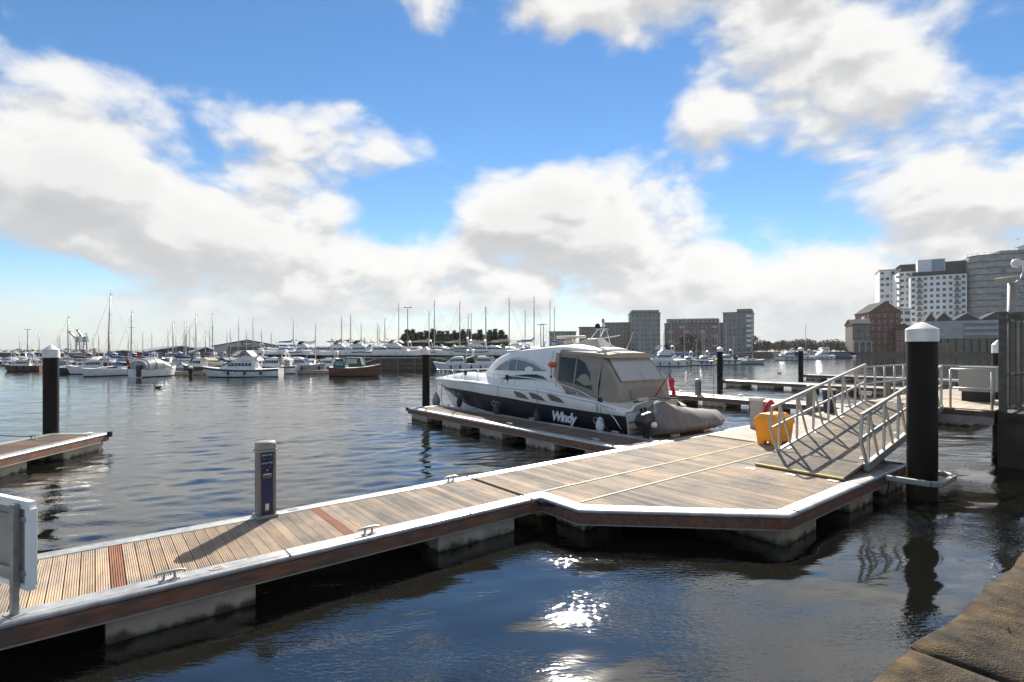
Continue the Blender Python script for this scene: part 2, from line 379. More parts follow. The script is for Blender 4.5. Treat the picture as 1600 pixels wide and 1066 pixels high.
# ------------------------------------------------------------------ far land
LANDM = M('hardstanding', (.26,.25,.23), (.18,.175,.16), .05, .9, 0, .2, 2)
WALLM = M('dock_wall', (.13,.11,.085), (.075,.062,.05), .8, .9, 0, .5, 3, (1,1,4))
shore = [(-900,260),(-300,190),(0,175),(300,160),(432,118),(520,82),(585,77),(765,77),(790,135),(1000,185),(1180,205),(1330,236),(1338,226),(1570,214),(1760,190),(2600,150)]
sp = [AT(x, d) for x, d in shore]
LZ = 1.7
w = MB()
far = [(1100,250),(1200,1300),(-1200,1300),(-1100,350)]
poly = [(p.x, p.y) for p in sp] + far
w.prism(poly, LZ-.35, LZ)
tag(w.build('far_bank', LANDM), kind='structure')
w = MB()
pp = [(p.x, p.y-.25) for p in sp]
for i in range(len(pp)-1):
    w.bar((pp[i][0], pp[i][1], LZ/2-.6), (pp[i+1][0], pp[i+1][1], LZ/2-.6), .6, LZ+1.1)
dw = tag(w.build('dock_wall', WALLM), 'long dark masonry dock wall along the far shore behind the boats', 'wall')
w = MB()
for i in range(len(pp)-1):
    w.bar((pp[i][0], pp[i][1]-.2, LZ+.06), (pp[i+1][0], pp[i+1][1]-.2, LZ+.06), .7, .22)
w.build('coping', M('dock_coping', (.22,.2,.17), (.15,.135,.11), .7, .9), dw)
w = MB()
a, b_ = pp[6], pp[7]
for k in range(2):
    w.bar((a[0], a[1]-.42, .35+.62*k), (b_[0], b_[1]-.42, .35+.62*k), .16, .2)
w.build('timber_fender', M('old_fender', (.20,.155,.10), (.11,.085,.06), 1.2, .9), dw)
for k in range(7):
    q = MB(); x = a[0]+(b_[0]-a[0])*(k+.5)/7; q.bar((x, a[1]-.55, -1), (x, a[1]-.55, LZ+.1), .22, .22); q.build('timber_post', MATS['old_fender'], dw)

# ------------------------------------------------------------------ near quay with worn coping stones
QZ = 1.50
STONE = M('coping_sandstone', (.12,.085,.048), (.04,.03,.02), 9.0, .95, 0, 1.0, 75, spec=.15, stain=.5, sscale=3, c3=(.078,.056,.033), lo=.3, hi=.7, detail=9)
WETW = M('quay_wall_stone', (.085,.07,.05), (.03,.026,.02), 1.4, .85, 0, .8, 9, c3=(.06,.05,.036))
WETW_ = WETW
quay = dock('quay', 0, 0, 0); quay['kind'] = 'structure'
w = MB(); w.prism([(-14,.62),(-14,-14),(44,-14),(44,.62)], -2.5, QZ-.32)
w.build('wall', WETW, quay)
w = MB(); w.prism([(18.85,2.9),(18.85,.62),(44,.62),(44,2.9)], -2.5, QZ-.06); w.build('abutment', WETW, quay)
w = MB(); w.prism([(-14,-.75),(-14,-14),(44,-14),(44,-.75)], QZ-.318, QZ-.03); w.build('quay_paving', M('quay_paving', (.24,.22,.19),(.17,.155,.13),1.5,.9,0,.5,20), quay)
r2 = random.Random(4)
def tedge(s): return .97 if s < 2.6 else max(.76, .97-(s-2.6)*.075)
def coping(s0, s1, t0, t1_, top, seed):
    r = random.Random(seed); nx, ny = 26, 12; v = []; f = []
    from mathutils import noise as mn
    for j in range(ny+1):
        for i in range(nx+1):
            u, q = i/nx, j/ny; s = s0+(s1-s0)*u; t = t0+(tedge(s)-t0)*q
            ed = min(q, 1-q, u*3, (1-u)*3)
            n1 = mn.noise(Vector((s*1.3, t*1.3, seed))); n2 = mn.noise(Vector((s*5, t*5, seed+9)))
            if q > .9: t += n1*.025+n2*.014
            z = top + n1*.010 + n2*.006 - max(0, .03-ed)*.8
            v.append((s, t, z))
    for j in range(ny):
        for i in range(nx):
            k = j*(nx+1)+i; f.append((k, k+1, k+nx+2, k+nx+1))
    # skirt
    rim = [i for i in range(nx+1)]+[(j+1)*(nx+1)-1+0 for j in range(1,ny+1)]+[ny*(nx+1)+i for i in range(nx-1,-1,-1)]+[j*(nx+1) for j in range(ny-1,0,-1)]
    base = len(v)
    for i in rim: v.append((v[i][0], v[i][1], top-.30+ (0.02*mn.noise(Vector((v[i][0]*2,v[i][1]*2,3))))))
    n = len(rim)
    for k in range(n): f.append((rim[k], base+k, base+(k+1) % n, rim[(k+1) % n]))
    b = MB(); b.add(v, f); return b
s = -13.0
k = 0
for L_ in (2.1,1.8,2.3,1.9,2.2,2.0,1.35,2.9,2.4,2.0,2.3,1.9,2.2,2.4,2.0,1.8):
    if s > 18.6: break
    e = min(s+L_, 18.8)
    coping(s+.012, e-.012, -.74, .74, QZ, k*7+3).build('coping_stone', STONE, quay, smooth=True)
    s += L_; k += 1
# weeds in the joint of the coping
w = MB(); r = random.Random(5)
WEED = M('weed_green', (.075,.10,.02), (.05,.07,.015), 20, .8)
for q in range(90):
    c = r.choice([(4.15,.15),(4.15,-.1),(3.3,.05),(4.15,.3)]); x = c[0]+r.gauss(0,.04); y = c[1]+r.gauss(0,.1); a = r.uniform(0,6.28); h = r.uniform(.015,.05)
    w.face([(x-.006*math.cos(a), y-.006*math.sin(a), QZ-.01), (x+.006*math.cos(a), y+.006*math.sin(a), QZ-.01), (x+r.gauss(0,.02), y+r.gauss(0,.02), QZ+h)])
tag(w.build('joint_weeds', WEED, None), 'small green weeds growing in the joint of the stone coping', 'weeds', kind='stuff')
bpy.data.objects['joint_weeds'].rotation_euler = (0,0,DA)

# ------------------------------------------------------------------ pontoons
BOARD = M('deck_board', (.46,.345,.235), (.34,.245,.165), 1.3, .75, 0, .25, 60, (9,1.0,1), c3=(.42,.315,.22), rand=.17, detail=7, stain=.42)
BOARD_G = M('grey_deck_board', (.37,.305,.235), (.27,.22,.165), 1.3, .8, 0, .25, 60, (9,1.0,1), rand=.2, detail=7, stain=.42)
BOARD_R = M('red_deck_board', (.30,.12,.06), (.20,.075,.04), 1.5, .75, 0, .25, 60, (9,1.0,1), rand=.1)
BOARD_B = M('finger_board', (.20,.125,.075), (.12,.08,.05), 1.3, .75, 0, .25, 60, (9,1.0,1), c3=(.17,.11,.07), rand=.3, stain=.35)
STRIP = M('joint_strip', (.45,.36,.22), (.36,.28,.17), 5, .7)
def board_mesh(width, length, mat, ridges=6, thick=.03):
    w = MB(); g = width/ridges; xs = [] ; x = -width/2
    prof = []
    for k in range(ridges):
        x0 = -width/2+k*g
        prof += [(x0+.003, -.008), (x0+.0055, 0), (x0+g-.0055, 0), (x0+g-.003, -.008)]
    prof = [(-width/2, -thick)] + prof + [(width/2, -thick)]
    w.loft([[(x, -length/2, z) for x, z in prof], [(x, length/2, z) for x, z in prof]], caps=True)
    return w.mesh('board', mat)
def plain_board(width, length, mat, thick=.03):
    w = MB(); w.box((0,0,-thick/2), (width, length, thick)); return w.mesh('board', mat)
PITCH = .1385
# edge profile, outward offset / height, deck at z=0 (aluminium top plate with a groove, rounded nose)
TOPP = [(-.235,-.03),(-.235,.006),(-.045,.006),(-.042,-.004),(-.030,-.004),(-.027,.006),(0,.006),(.022,-.004),(.034,-.022),(.034,-.045),(.020,-.062),(0,-.066),(0,-.09),(-.03,-.09),(-.03,-.03)]
WALP = [(.0,-.068),(.024,-.068),(.024,-.235),(.0,-.235)]
LIPP = [(-.02,-.236),(.034,-.236),(.034,-.25),(-.02,-.25)]
def edges(th, path, closed=False, z=DECK, top=True):
    def sh(p): return [(o, q+z) for o, q in p]
    w = MB(); w.sweep(sh(TOPP), path, closed); w.build('edge_rail', ALU, th)
    w = MB(); w.sweep(sh(WALP), path, closed); w.build('timber_waler', TIMBER, th)
    w = MB(); w.sweep(sh(LIPP), path, closed); w.build('lower_lip', ALU_DULL, th)
def rail_joints(th, s_list, t, z=DECK, along='s'):
    for s_ in s_list:
        w = MB(); d = (.012,.30,.012) if along == 's' else (.30,.012,.012)
        w.box((s_, t, z+.004) if along == 's' else (t, s_, z+.004), d); w.build('rail_joint', DARK, th)
def float_block(th, s0, s1, t0, t1):
    w = MB(); w.box(((s0+s1)/2, (t0+t1)/2, (DECK-.255-.75)/2+.0), (abs(s1-s0), abs(t1-t0), DECK-.255+.75)); return w.build('concrete_float', CONC, th, bevel=.02)
cl = MB()
cl.tube([(-.16,0,.075),(-.1,0,.085),(0,0,.088),(.1,0,.085),(.16,0,.075)], [.010,.017,.019,.017,.010], 8)
for sx in (-.045,.045): cl.tube([(sx*1.3,0,.0),(sx,0,.08)], [.02,.014], 8)
cl.box((0,0,.006),(.2,.07,.012))
CLEAT = cl.mesh('cleat', ALU_DULL, True); CLEAT.set_sharp_from_angle(angle=R(40))
pe = MB(); pe.lathe([(.075,0),(.075,.008),(.045,.010),(.042,.002)], n=16, sx=1.2, sy=.6); PADEYE = pe.mesh('pad_eye', ALU_DULL)

# walkway in front of the camera
wa = dock('walkway_pontoon', 0, 8.02, 0, 'long ribbed timber walkway pontoon with aluminium edges and a blue service pedestal on it', 'pontoon', 'pontoon sections')
T0 = 8.02
edges(wa, [(-6.5,7.0-T0),(5.97,7.0-T0)]); edges(wa, [(5.97,9.05-T0),(-6.5,9.05-T0)])
bm = board_mesh(PITCH-.006, 8.80-7.24, BOARD); bmr = bm.copy(); bmr.materials[0] = BOARD_R; bmg = bm.copy(); bmg.materials[0] = BOARD_G
n = int((5.96+6.5)/PITCH)
for i in range(n):
    s = 5.96-PITCH*(i+.5)
    me = bm
    if abs(s-.2) < PITCH*.5 or abs(s-2.83) < PITCH*.5 : me = bmr
    elif s > 1.9 and rnd.random() < .35: me = bmg
    o = inst(me, 'board', wa, (s, 0, DECK-.001)); o.rotation_euler.y = rnd.uniform(-.004,.004)
w = MB(); w.box((-.27, 0, DECK-.075), (12.4, 1.7, .05)); w.build('shade_underlay', DARK, wa)  # near-black sheet so the gaps between boards read as shade
for s0, s1 in ((-4.05,-2.5),(.09,1.56),(4.15,5.66)): float_block(wa, s0, s1, 7.04-T0, 9.0-T0)
for s, t in ((.67,7.115),(3.05,7.115),(5.55,8.93),(-3.0,7.115)): inst(CLEAT, 'cleat', wa, (s, t-T0, DECK+.006))
for s, t in ((1.15,7.11),(4.05,7.11),(2.55,8.93),(6.4-.5,8.9)): inst(PADEYE, 'pad_eye', wa, (s, t-T0, DECK+.006))

rail_joints(wa, (-3.4,-.95,1.95,4.7), 7.0-T0-(-.10)); rail_joints(wa, (-3.4,-.95,1.95,4.7), 9.05-T0-.10)
# wide platform pontoon with the chamfered corner
S0, T0 = 10.3, 6.4
wb = dock('platform_pontoon', S0, T0, 0, 'wide weathered timber pontoon with a chamfered corner and white aluminium edging under the gangway', 'pontoon', 'pontoon sections')
pathB = [(6.03,7.0),(6.22,7.0),(6.22,6.06),(8.62,3.78),(14.55,3.78)]
edges(wb, [(x-S0,y-T0) for x,y in pathB]); edges(wb, [(14.55-S0,9.05-T0),(6.03-S0,9.05-T0)])
edges(wb, [(14.55-S0,3.78-T0),(14.55-S0,6.35-T0)])
def bstrip(t0, t1, s0, s1, cut=None):
    ms = {}
    i = 0; s = s0+PITCH/2
    while s < s1-PITCH*.4:
        a = t0
        if cut: a = max(t0, cut(s))
        if t1-a > .12:
            L_ = round(t1-a-.004, 3)
            if L_ not in ms:
                x = board_mesh(PITCH-.005, L_, BOARD); y = x.copy(); y.materials[0] = BOARD_G; ms[L_] = (x, y)
            o = inst(ms[L_][1 if rnd.random() < .3 else 0], 'board', wb, (s-S0, a+L_/2-T0, DECK-.001)); o.rotation_euler.y = rnd.uniform(-.004,.004)
        s += PITCH; i += 1
bstrip(7.24, 8.80, 6.06, 14.5)
bstrip(6.34, 7.19, 6.47, 14.5)
def cutf(s): return 4.03 if s > 8.72 else 4.03+(8.72-s)*(2.28/2.4)
bstrip(4.03, 6.29, 6.47, 14.3, cutf)
for t in (7.215, 6.315):
    w = MB(); w.box(((6.5+14.5)/2-S0, t-T0, DECK-.001), (8.0, .045, .022)); w.build('joint_strip', STRIP, wb)
w = MB(); w.prism([(6.1-S0,8.9-T0),(6.1-S0,7.06-T0),(6.3-S0,6.1-T0),(8.7-S0,3.9-T0),(14.5-S0,3.9-T0),(14.5-S0,8.9-T0)][::-1], DECK-.1, DECK-.05); w.build('shade_underlay', DARK, wb)
for s0, s1, t0, t1 in ((8.56,9.78,3.83,5.4),(11.3,12.55,3.83,5.6),(13.25,14.45,3.83,5.6),(6.5,8.0,7.3,9.0),(10.0,11.6,7.3,9.0),(13,14.4,7.3,9.0),(6.6,7.6,6.3,7.0)): float_block(wb, s0-S0, s1-S0, t0-T0, t1-T0)
for s, t in ((6.35,8.93),(9.4,8.93),(13.2,8.93)): inst(PADEYE, 'pad_eye', wb, (s-S0, t-T0, DECK+.006))
rail_joints(wb, (8.9-S0,11.7-S0), 3.78-T0+.10); rail_joints(wb, (8.4-S0,10.85-S0,13.3-S0), 9.05-T0-.10)
# guide that holds the pontoon to the big pile
PS, PT, PR = 13.62, 3.27, .268
w = MB()
pts = [(12.95,3.72),(13.0,2.98),(13.15,2.84),(14.1,2.84),(14.27,2.98),(14.32,3.72)]
for i in range(len(pts)-1): w.bar((pts[i][0]-S0, pts[i][1]-T0, DECK-.06), (pts[i+1][0]-S0, pts[i+1][1]-T0, DECK-.06), .09, .11)
w.build('pile_guide', ALU_DULL, wb, bevel=.015)
w = MB(); w.tube([(13.0-S0,3.70-T0,DECK-.06),(12.98-S0,3.68-T0,DECK-.2),(12.97-S0,3.69-T0,DECK-.32)], .012, 6); w.build('shackle_line', ROPE, wb)

# walkway that runs on behind the gangway
S0, T0 = 22.0, 7.7
wc = dock('walkway_pontoon', S0, T0, 0, 'timber walkway pontoon running on behind the gangway and grey cabinet', 'pontoon', 'pontoon sections')
edges(wc, [(14.6-S0,6.4-T0),(27.5-S0,6.4-T0),(27.5-S0,5.0-T0),(31-S0,5.0-T0),(31-S0,6.4-T0),(64-S0,6.4-T0)]); edges(wc, [(64-S0,9.05-T0),(14.6-S0,9.05-T0)])
bl = plain_board(PITCH-.006, 2.15, BOARD); bl2 = bl.copy(); bl2.materials[0] = BOARD_G
for i in range(170):
    s = 14.65+PITCH*(i+.5); inst(bl if i % 3 else bl2, 'board', wc, (s-S0, 7.72-T0, DECK-.001))
w = MB(); w.box(((38.3+64)/2-S0, 7.72-T0, DECK-.02), (64-38.2, 2.15, .04)); w.build('deck', BOARD, wc)
w = MB(); w.box((38.9-S0, 7.72-T0, DECK-.075), (48.5, 2.3, .05)); w.build('shade_underlay', DARK, wc)
w = MB(); w.box((29.25-S0, 5.8-T0, DECK-.022), (3.1, 1.3, .04)); w.build('deck', BOARD_G, wc)
for s in (15.2,18.6,22,25.4,28.8,33,38,43,48,53,58): float_block(wc, s-S0, s+1.6-S0, 6.45-T0, 9.0-T0)
float_block(wc, 27.6-S0, 30.9-S0, 5.05-T0, 6.4-T0)

# finger pontoons
FNG = 'finger pontoons'
def finger(s0, s1, t0, t1, label, boards, name='finger_pontoon', mat=None):
    sc, tc_ = (s0+s1)/2, (t0+t1)/2
    th = dock(name, sc, tc_, 0, label, 'pontoon', FNG)
    hw, hl = (s1-s0)/2, (t1-t0)/2
    edges(th, [(-hw,hl),(-hw,-hl)]); edges(th, [(hw,-hl),(hw,hl)]); edges(th, [(hw,hl),(-hw,hl)])
    w = MB(); w.tube([(-hw-.03,hl+.03,DECK-.13),(-hw-.03,hl+.03,DECK+.03)], .07, 10); w.build('corner_fender', M('corner_fender_blue',(.02,.025,.07),None,5,.5), th)
    w = MB(); w.box((0,0,DECK-.075), (2*hw-.1, 2*hl-.1, .05)); w.build('shade_underlay', DARK, th)
    if boards:
        me = board_mesh(PITCH-.006, 2*hw-.46, mat or BOARD_B, 5); n = int((2*hl-.3)/PITCH)
        for i in range(n):
            o = inst(me, 'board', th, (0, -hl+.02+PITCH*(i+.5), DECK-.001), R(90))
    else:
        w = MB(); w.box((0,0,DECK-.02), (2*hw-.46, 2*hl-.3, .04)); w.build('deck', BOARD_G, th)
    k = hl-.25
    while k > -hl+.6:
        float_block(th, -hw+.03, hw-.03, k-1.35, k); k -= 2.62
    for q in (-.75,-.1,.5,.85):
        inst(CLEAT, 'cleat', th, (hw-.12, q*hl, DECK+.006), R(90)); inst(CLEAT, 'cleat', th, (-hw+.12, q*hl-.5, DECK+.006), R(90))
    return th
finger(10.95, 12.62, 9.12, 21.2, 'brown timber finger pontoon beside the navy and white motor yacht', True)
finger(26.2, 27.9, 9.12, 21.6, 'bare finger pontoon just beyond the covered tender', False)
finger(41.2, 42.9, 9.12, 23.4, 'bare finger pontoon beyond the small yellow flag', False)
finger(56.6, 58.3, 9.12, 23.4, 'farthest bare finger pontoon on the open basin', False)
# pontoon at the left edge of the picture, set at another angle
lf = empty('finger_pontoon', (-13.3, 13.2, 0), R(4), 'separate grey-decked finger pontoon with a black pile through its end, moored to no boat', 'pontoon', FNG)
edges(lf, [(-.85,3.2),(-.85,-6),(.85,-6),(.85,3.2)][::1], True)
w = MB(); w.box((0,-1.4,DECK-.075), (1.5,9,.05)); w.build('shade_underlay', DARK, lf)
me = board_mesh(PITCH-.006, 1.24, BOARD_B, 5)
for i in range(62): inst(me, 'board', lf, (0, 2.95-PITCH*(i+.5), DECK-.001), R(90))
for y0 in (3.1, .3, -2.5): float_block(lf, -.8, .8, y0-1.6, y0)
w = MB(); w.tube([(.89,3.24,DECK-.13),(.89,3.24,DECK+.03)], .07, 10); w.build('corner_fender', MATS['corner_fender_blue'], lf)
inst(CLEAT, 'cleat', lf, (-.55, 2.2, DECK+.004)); inst(CLEAT, 'cleat', lf, (.7, 2.6, DECK+.006), R(90))
w = MB(); p0 = Vector((-.55,2.2,DECK+.05)); w.tube([p0, p0+Vector((-.7,-.2,.08)), p0+Vector((-1.8,-.5,.35)), p0+Vector((-3.5,-1,.9))], .012, 6)
o = w.build('mooring_line', ROPE); o.location = lf.location; o.rotation_euler = lf.rotation_euler; tag(o, 'dark mooring line running off from the cleat of the grey-decked finger pontoon', 'rope')

# ------------------------------------------------------------------ piles
def pile(x, y, r, ztop, capz, label, base=-2.5, n=24):
    th = empty('mooring_pile', (x, y, 0), 0, label, 'pile', 'black mooring piles')
    w = MB(); w.lathe([(r, base), (r, capz+.02)], n=n); w.build('shaft', BLACKP, th, auto=40)
    w = MB(); w.lathe([(r*1.07, capz), (r*1.07, ztop-(ztop-capz)*.36), (r*.12, ztop), (r*.02, ztop+.004)], n=n); w.build('cap', WHITEP, th, auto=25)
    return th
q = P(PS, PT); pile(q.x, q.y, PR, 3.70, 3.29, 'thick black steel pile with white conical cap held in the bracket by the gangway', n=40)
q = P(12.15, 21.75); pile(q.x, q.y, .175, 3.24, 2.86, 'slim black pile with white cap at the end of the motor yacht\'s finger pontoon')
pile(-14.45, 16.45, .20, 3.25, 2.86, 'black pile with white cap on the grey-decked finger pontoon', n=32)
q = P(41.6, 23.9); pile(q.x, q.y, .24, 3.3, 2.9, 'black pile with white cap on the bare finger beyond the small yellow flag')
q = P(57.2, 23.9); pile(q.x, q.y, .24, 3.3, 2.9, 'black pile with white cap on the farthest bare finger pontoon')
q = P(22.9, 3.5); pile(q.x, q.y, .15, 3.42, 3.0, 'black pile with white cap behind the security gate by the grey cabinet')
q = P(17.4, 5.3)
th = empty('support_pile', q, 0, 'short black pile in the water under the gangway', 'pile', 'black mooring piles')
w = MB(); w.lathe([(.26,-2.5),(.26,1.05),(.24,1.08)], n=24); w.build('shaft', BLACKP, th, auto=40)
w = MB(); w.box((0,0,1.12),(.6,.6,.07)); w.build('head_plate', ALU_DULL, th)
# ------------------------------------------------------------------ service pedestals
STICK = M('sticker', (.62,.55,.40), (.75,.72,.66), 60, .6); SOCK = M('socket_flap', (.33,.35,.38), (.24,.26,.29), 30, .5)
def pedestal(s, t, label, rz=0.0, detail=True, hz=1.2):
    th = dock('service_pedestal', s, t, DECK, label, 'pedestal', 'service pedestals'); th.rotation_euler.z += rz
    w_, d_ = .265, .24                                       # front face looks along -t
    w = MB(); w.box((0,0,.025), (w_+.05,d_+.05,.05)); w.build('base_plate', GREYP, th, bevel=.008)
    w = MB()
    for sx in (-1,1): w.box((sx*(w_/2-.024),0,.05+(hz-.22)/2), (.048,d_,hz-.22))
    w.build('side_column', M('pedestal_grey',(.21,.19,.16),(.17,.155,.13),6,.5), th, bevel=.02, seg=3)
    w = MB(); w.box((0,0,.05+(hz-.22)/2), (w_-.09,d_-.03,hz-.22)); w.build('front_panel', BLUE, th)
    w = MB(); w.box((0,0,hz-.155), (w_+.03,d_+.03,.03)); w.build('collar', GREYP, th, bevel=.006)
    w = MB(); w.box((0,0,hz-.09), (w_,d_,.10)); w.build('light_housing', M('lamp_diffuser',(.33,.285,.225),(.28,.24,.19),8,.4), th, bevel=.015)
    w = MB(); w.lathe([(.5,0),(.5,.014),(.44,.024),(.26,.030),(.10,.031)], (0,0,hz-.04), 28, (w_+.02), (d_+.02)); w.build('lid', M('pedestal_lid',(.28,.265,.24),(.23,.215,.195),6,.4), th, auto=50)
    if detail:
        f = -(d_-.03)/2-.004
        for i in range(2):
            for j in range(2):
                x = (-.5+i)*.080; z = hz-.245-j*.125
                w = MB(); w.box((x,f,z), (.068,.008,.085)); w.build('socket_plate', SOCK, th, bevel=.003)
                w = MB(); w.tube([(x,f-.002,z-.012),(x,f-.045,z-.022)], [.034,.030], 14); w.build('socket_cover', M('socket_blue',(.025,.035,.09),None,8,.45), th, auto=40)
        w = MB(); w.tube([(0,f,hz-.45),(0,f-.012,hz-.45)], .012, 12); w.build('lock', ALU, th)
        w = MB(); w.box((0,f,hz-.545), (.135,.01,.075)); w.build('meter_window', M('meter_plate',(.10,.08,.07),(.17,.14,.12),30,.3), th, bevel=.003)
        w = MB(); w.box((0,f-.004,hz-.515), (.11,.01,.012)); w.build('nameplate', WHITE, th)
        w = MB(); w.box((0,f,.17), (.052,.006,.11)); w.build('notice', STICK, th)
        w = MB(); w.box((0,f-.002,.125), (.05,.006,.02)); w.build('notice_stripe', M('orange_print',(.55,.22,.04),None,9,.6), th)
    return th
pedestal(2.10, 8.86, 'blue and grey service pedestal with four sockets at the edge of the long ribbed walkway')
pedestal(22.3, 8.95, 'blue service pedestal with white lid on the walkway behind the yellow grit bin', R(180))
pedestal(31.2, 8.9, 'blue service pedestal on the walkway behind the grey electrical cabinet', R(180))
pedestal(33.4, 10.4, 'small blue service pedestal on the bare finger beside the yellow pennant', R(180), False, .95).location = P(26.6, 16.6, DECK)
# blue hose barrel beside the second pedestal
th = dock('hose_bin', 23.6, 8.75, DECK, 'tapered dark blue hose bin standing beyond the yellow grit bin', 'bin')
w = MB(); w.lathe([(.2,0),(.23,.45),(.27,.92)], n=20); w.build('body', BLUE, th, auto=40)
w = MB(); w.lathe([(.28,.92),(.28,.97),(.2,1.0)], n=20); w.build('rim', GREYP, th, auto=40)

# lifebuoy cabinet with red buoy
th = dock('lifebuoy_stand', 17.15, 8.55, DECK, 'pale grey cabinet with white top and a red lifebuoy, behind the yellow grit bin', 'lifebuoy stand')
w = MB(); w.box((0,0,.46), (.34,.30,.92)); w.build('cabinet', M('cabinet_beige',(.50,.48,.44),(.43,.41,.37),5,.6), th, bevel=.015)
w = MB(); w.box((0,0,.97), (.42,.38,.11)); w.build('top', WHITE, th, bevel=.03)
RED = M('red_plastic', (.62,.018,.022), (.5,.012,.016), 5, .45)
bpts = []
w = MB()
for k in range(25):
    a = 2*math.pi*k/24; bpts.append((.42+.26*math.cos(a), -.24, .58+.30*math.sin(a)))
w.tube(bpts, .065, 10, False); w.build('lifebuoy_ring', RED, th, auto=60)
w = MB(); w.tube([(.42,-.3,.9),(.28,-.32,.7),(.22,-.3,.4)], .02, 6); w.tube([(.42,-.3,.9),(.56,-.32,.68),(.6,-.3,.4)], .02, 6); w.build('grab_line', RED, th)
w = MB(); w.box((.42,-.15,.45), (.06,.06,.9)); w.build('stand_post', GREYP, th)

# yellow grit bin
YEL = M('yellow_plastic', (.93,.36,.010), (.86,.31,.008), 3, .42, 0, .05, 30)
th = dock('grit_bin', 14.72, 6.85, DECK, 'yellow plastic grit bin with sloping lid beside the foot of the gangway', 'bin')
w = MB()
x, y = .47, .34
lo = [(-x*.86,-y*.86),(x*.86,-y*.86),(x*.86,y*.86),(-x*.86,y*.86)]; hi = [(-x*.97,-y*.97),(x*.97,-y*.97),(x*.97,y*.97),(-x*.97,y*.97)]
w.loft([[(p[0],p[1],.11) for p in lo],[(p[0],p[1],.58) for p in hi]], closed=True, caps=True)
w.build('body', YEL, th, bevel=.03, seg=3)
for sx in (-1,1):
    for sy in (-1,1):
        w = MB(); w.box((sx*.30, sy*.19, .065), (.2,.18,.13), taper=1.1); w.build('foot', YEL, th, bevel=.02)
w = MB(); w.loft([[(-x,-y,.56),(x,-y,.56),(x,y,.56),(-x,y,.56)],[(-x*1.04,-y*1.04,.60),(x*1.04,-y*1.04,.60),(x*1.04,y*1.04,.60),(-x*1.04,y*1.04,.60)],
   [(-x*1.02,-y*1.02,.70),(x*1.02,-y*1.02,.70),(x*1.02,y*1.02,.70),(-x*1.02,y*1.02,.70)],[(-x*.80,-y*.5,.86),(x*.80,-y*.5,.86),(x*.80,y*.62,.86),(-x*.80,y*.62,.86)]], closed=True, caps=True)
w.build('lid', YEL, th, bevel=.025, seg=3)

# ------------------------------------------------------------------ sign at the left edge (seen from behind)
sg = dock('notice_board', -.62, 7.12, DECK, 'white framed notice board seen from behind, on a galvanised post on the walkway', 'sign')
GALV = M('galvanised', (.34,.35,.34), (.26,.27,.265), 14, .5, .5)
w = MB(); w.box((0,0,.55), (.075,.05,1.1)); w.build('post', GALV, sg, bevel=.004)
w = MB(); w.box((.0,-.0,.006), (.17,.12,.012)); w.build('foot_plate', GALV, sg)
bw, z0, z1 = 1.5, .28, 1.09
w = MB(); w.box((-bw/2+.16, .055, (z0+z1)/2), (bw, .012, z1-z0)); w.build('panel', M('panel_back',(.36,.33,.285),(.31,.285,.25),4,.6), sg)
w = MB()
for (cx_, cz, dx, dz) in ((-bw/2+.16, z1-.0, bw+.06, .085), (-bw/2+.16, z0, bw+.06, .05), (.16+.005, (z0+z1)/2, .10, z1-z0-.052), (.16-bw-.005, (z0+z1)/2, .05, z1-z0-.052)):
    w.box((cx_, .06, cz), (dx, .06, dz))
w.build('frame', M('white_frame',(.88,.88,.87),(.86,.86,.85),4,.4), sg, bevel=.004)
for cz in (z0+.14, z1-.14):
    w = MB(); w.box((-bw/2+.16, .035, cz), (bw-.04, .022, .045)); w.build('back_rail', GALV, sg)
for cz in (z0+.06, z1-.06):
    w = MB(); w.box((.125,.045,cz), (.055,.012,.05)); w.build('corner_bracket', RUBBER, sg)
sg.rotation_euler.z = DA - R(62)

# ------------------------------------------------------------------ gangway
GS0, GS1, GT0, GT1 = 12.75, 18.6, 4.02, 5.88
GZ0, GZ1 = .66, QZ+.02
gw = dock('gangway', GS0, (GT0+GT1)/2, GZ0, 'aluminium truss gangway with timber deck sloping from the pontoon up to the landing', 'gangway')
gl = GS1-GS0; gh = GZ1-GZ0; hw = (GT1-GT0)/2
def gz(x): return gh*x/gl
GWM = M('gangway_aluminium', (.52,.50,.46), (.42,.40,.365), 9, .45, .6, .08, 70)
for sy in (-1,1):
    y = sy*hw
    w = MB(); w.bar((0,y,-.03), (gl,y,gz(gl)-.03), .09, .17); w.build('bottom_chord', GWM, gw, bevel=.008)
    w = MB(); w.bar((-.22,y,1.13+gz(-.22)), (gl,y,1.13+gz(gl)), .065, .065); w.build('handrail', GWM, gw, bevel=.014, seg=3)
    w = MB(); w.bar((-.30,y,.60), (gl,y,.60+gz(gl)), .045, .05); w.build('mid_rail', GWM, gw, bevel=.008)
    w = MB(); w.bar((-.22,y,1.13+gz(-.22)), (-.32,y,.58), .055, .055); w.bar((-.32,y,.60), (.06,y,.02), .055, .055); w.build('end_frame', GWM, gw, bevel=.008)
    npan = 6; pl = gl/npan
    for k in range(npan):
        x0 = .12+k*pl; w = MB(); w.bar((x0,y,gz(x0)+.02), (x0+.04,y,gz(x0)+1.11), .05, .05); w.build('post', GWM, gw, bevel=.006)
        w = MB(); w.bar((x0+.06,y,gz(x0)+1.11), (x0+pl*.62,y,gz(x0+pl*.62)+.05), .045, .045); w.build('diagonal', GWM, gw, bevel=.006)
    w = MB(); w.bar((gl-.04,y,gz(gl)+.02), (gl-.04,y,gz(gl)+1.11), .055, .055); w.build('post', GWM, gw)
gme = board_mesh(PITCH-.006, 2*hw-.1, BOARD_G, 6, .025)
sl = math.atan2(gh, gl)
nb = int(gl/PITCH)
for i in range(nb):
    x = (i+.5)*PITCH+.01; o = inst(gme, 'board', gw, (x, 0, gz(x)+.035)); o.rotation_euler.y = -sl
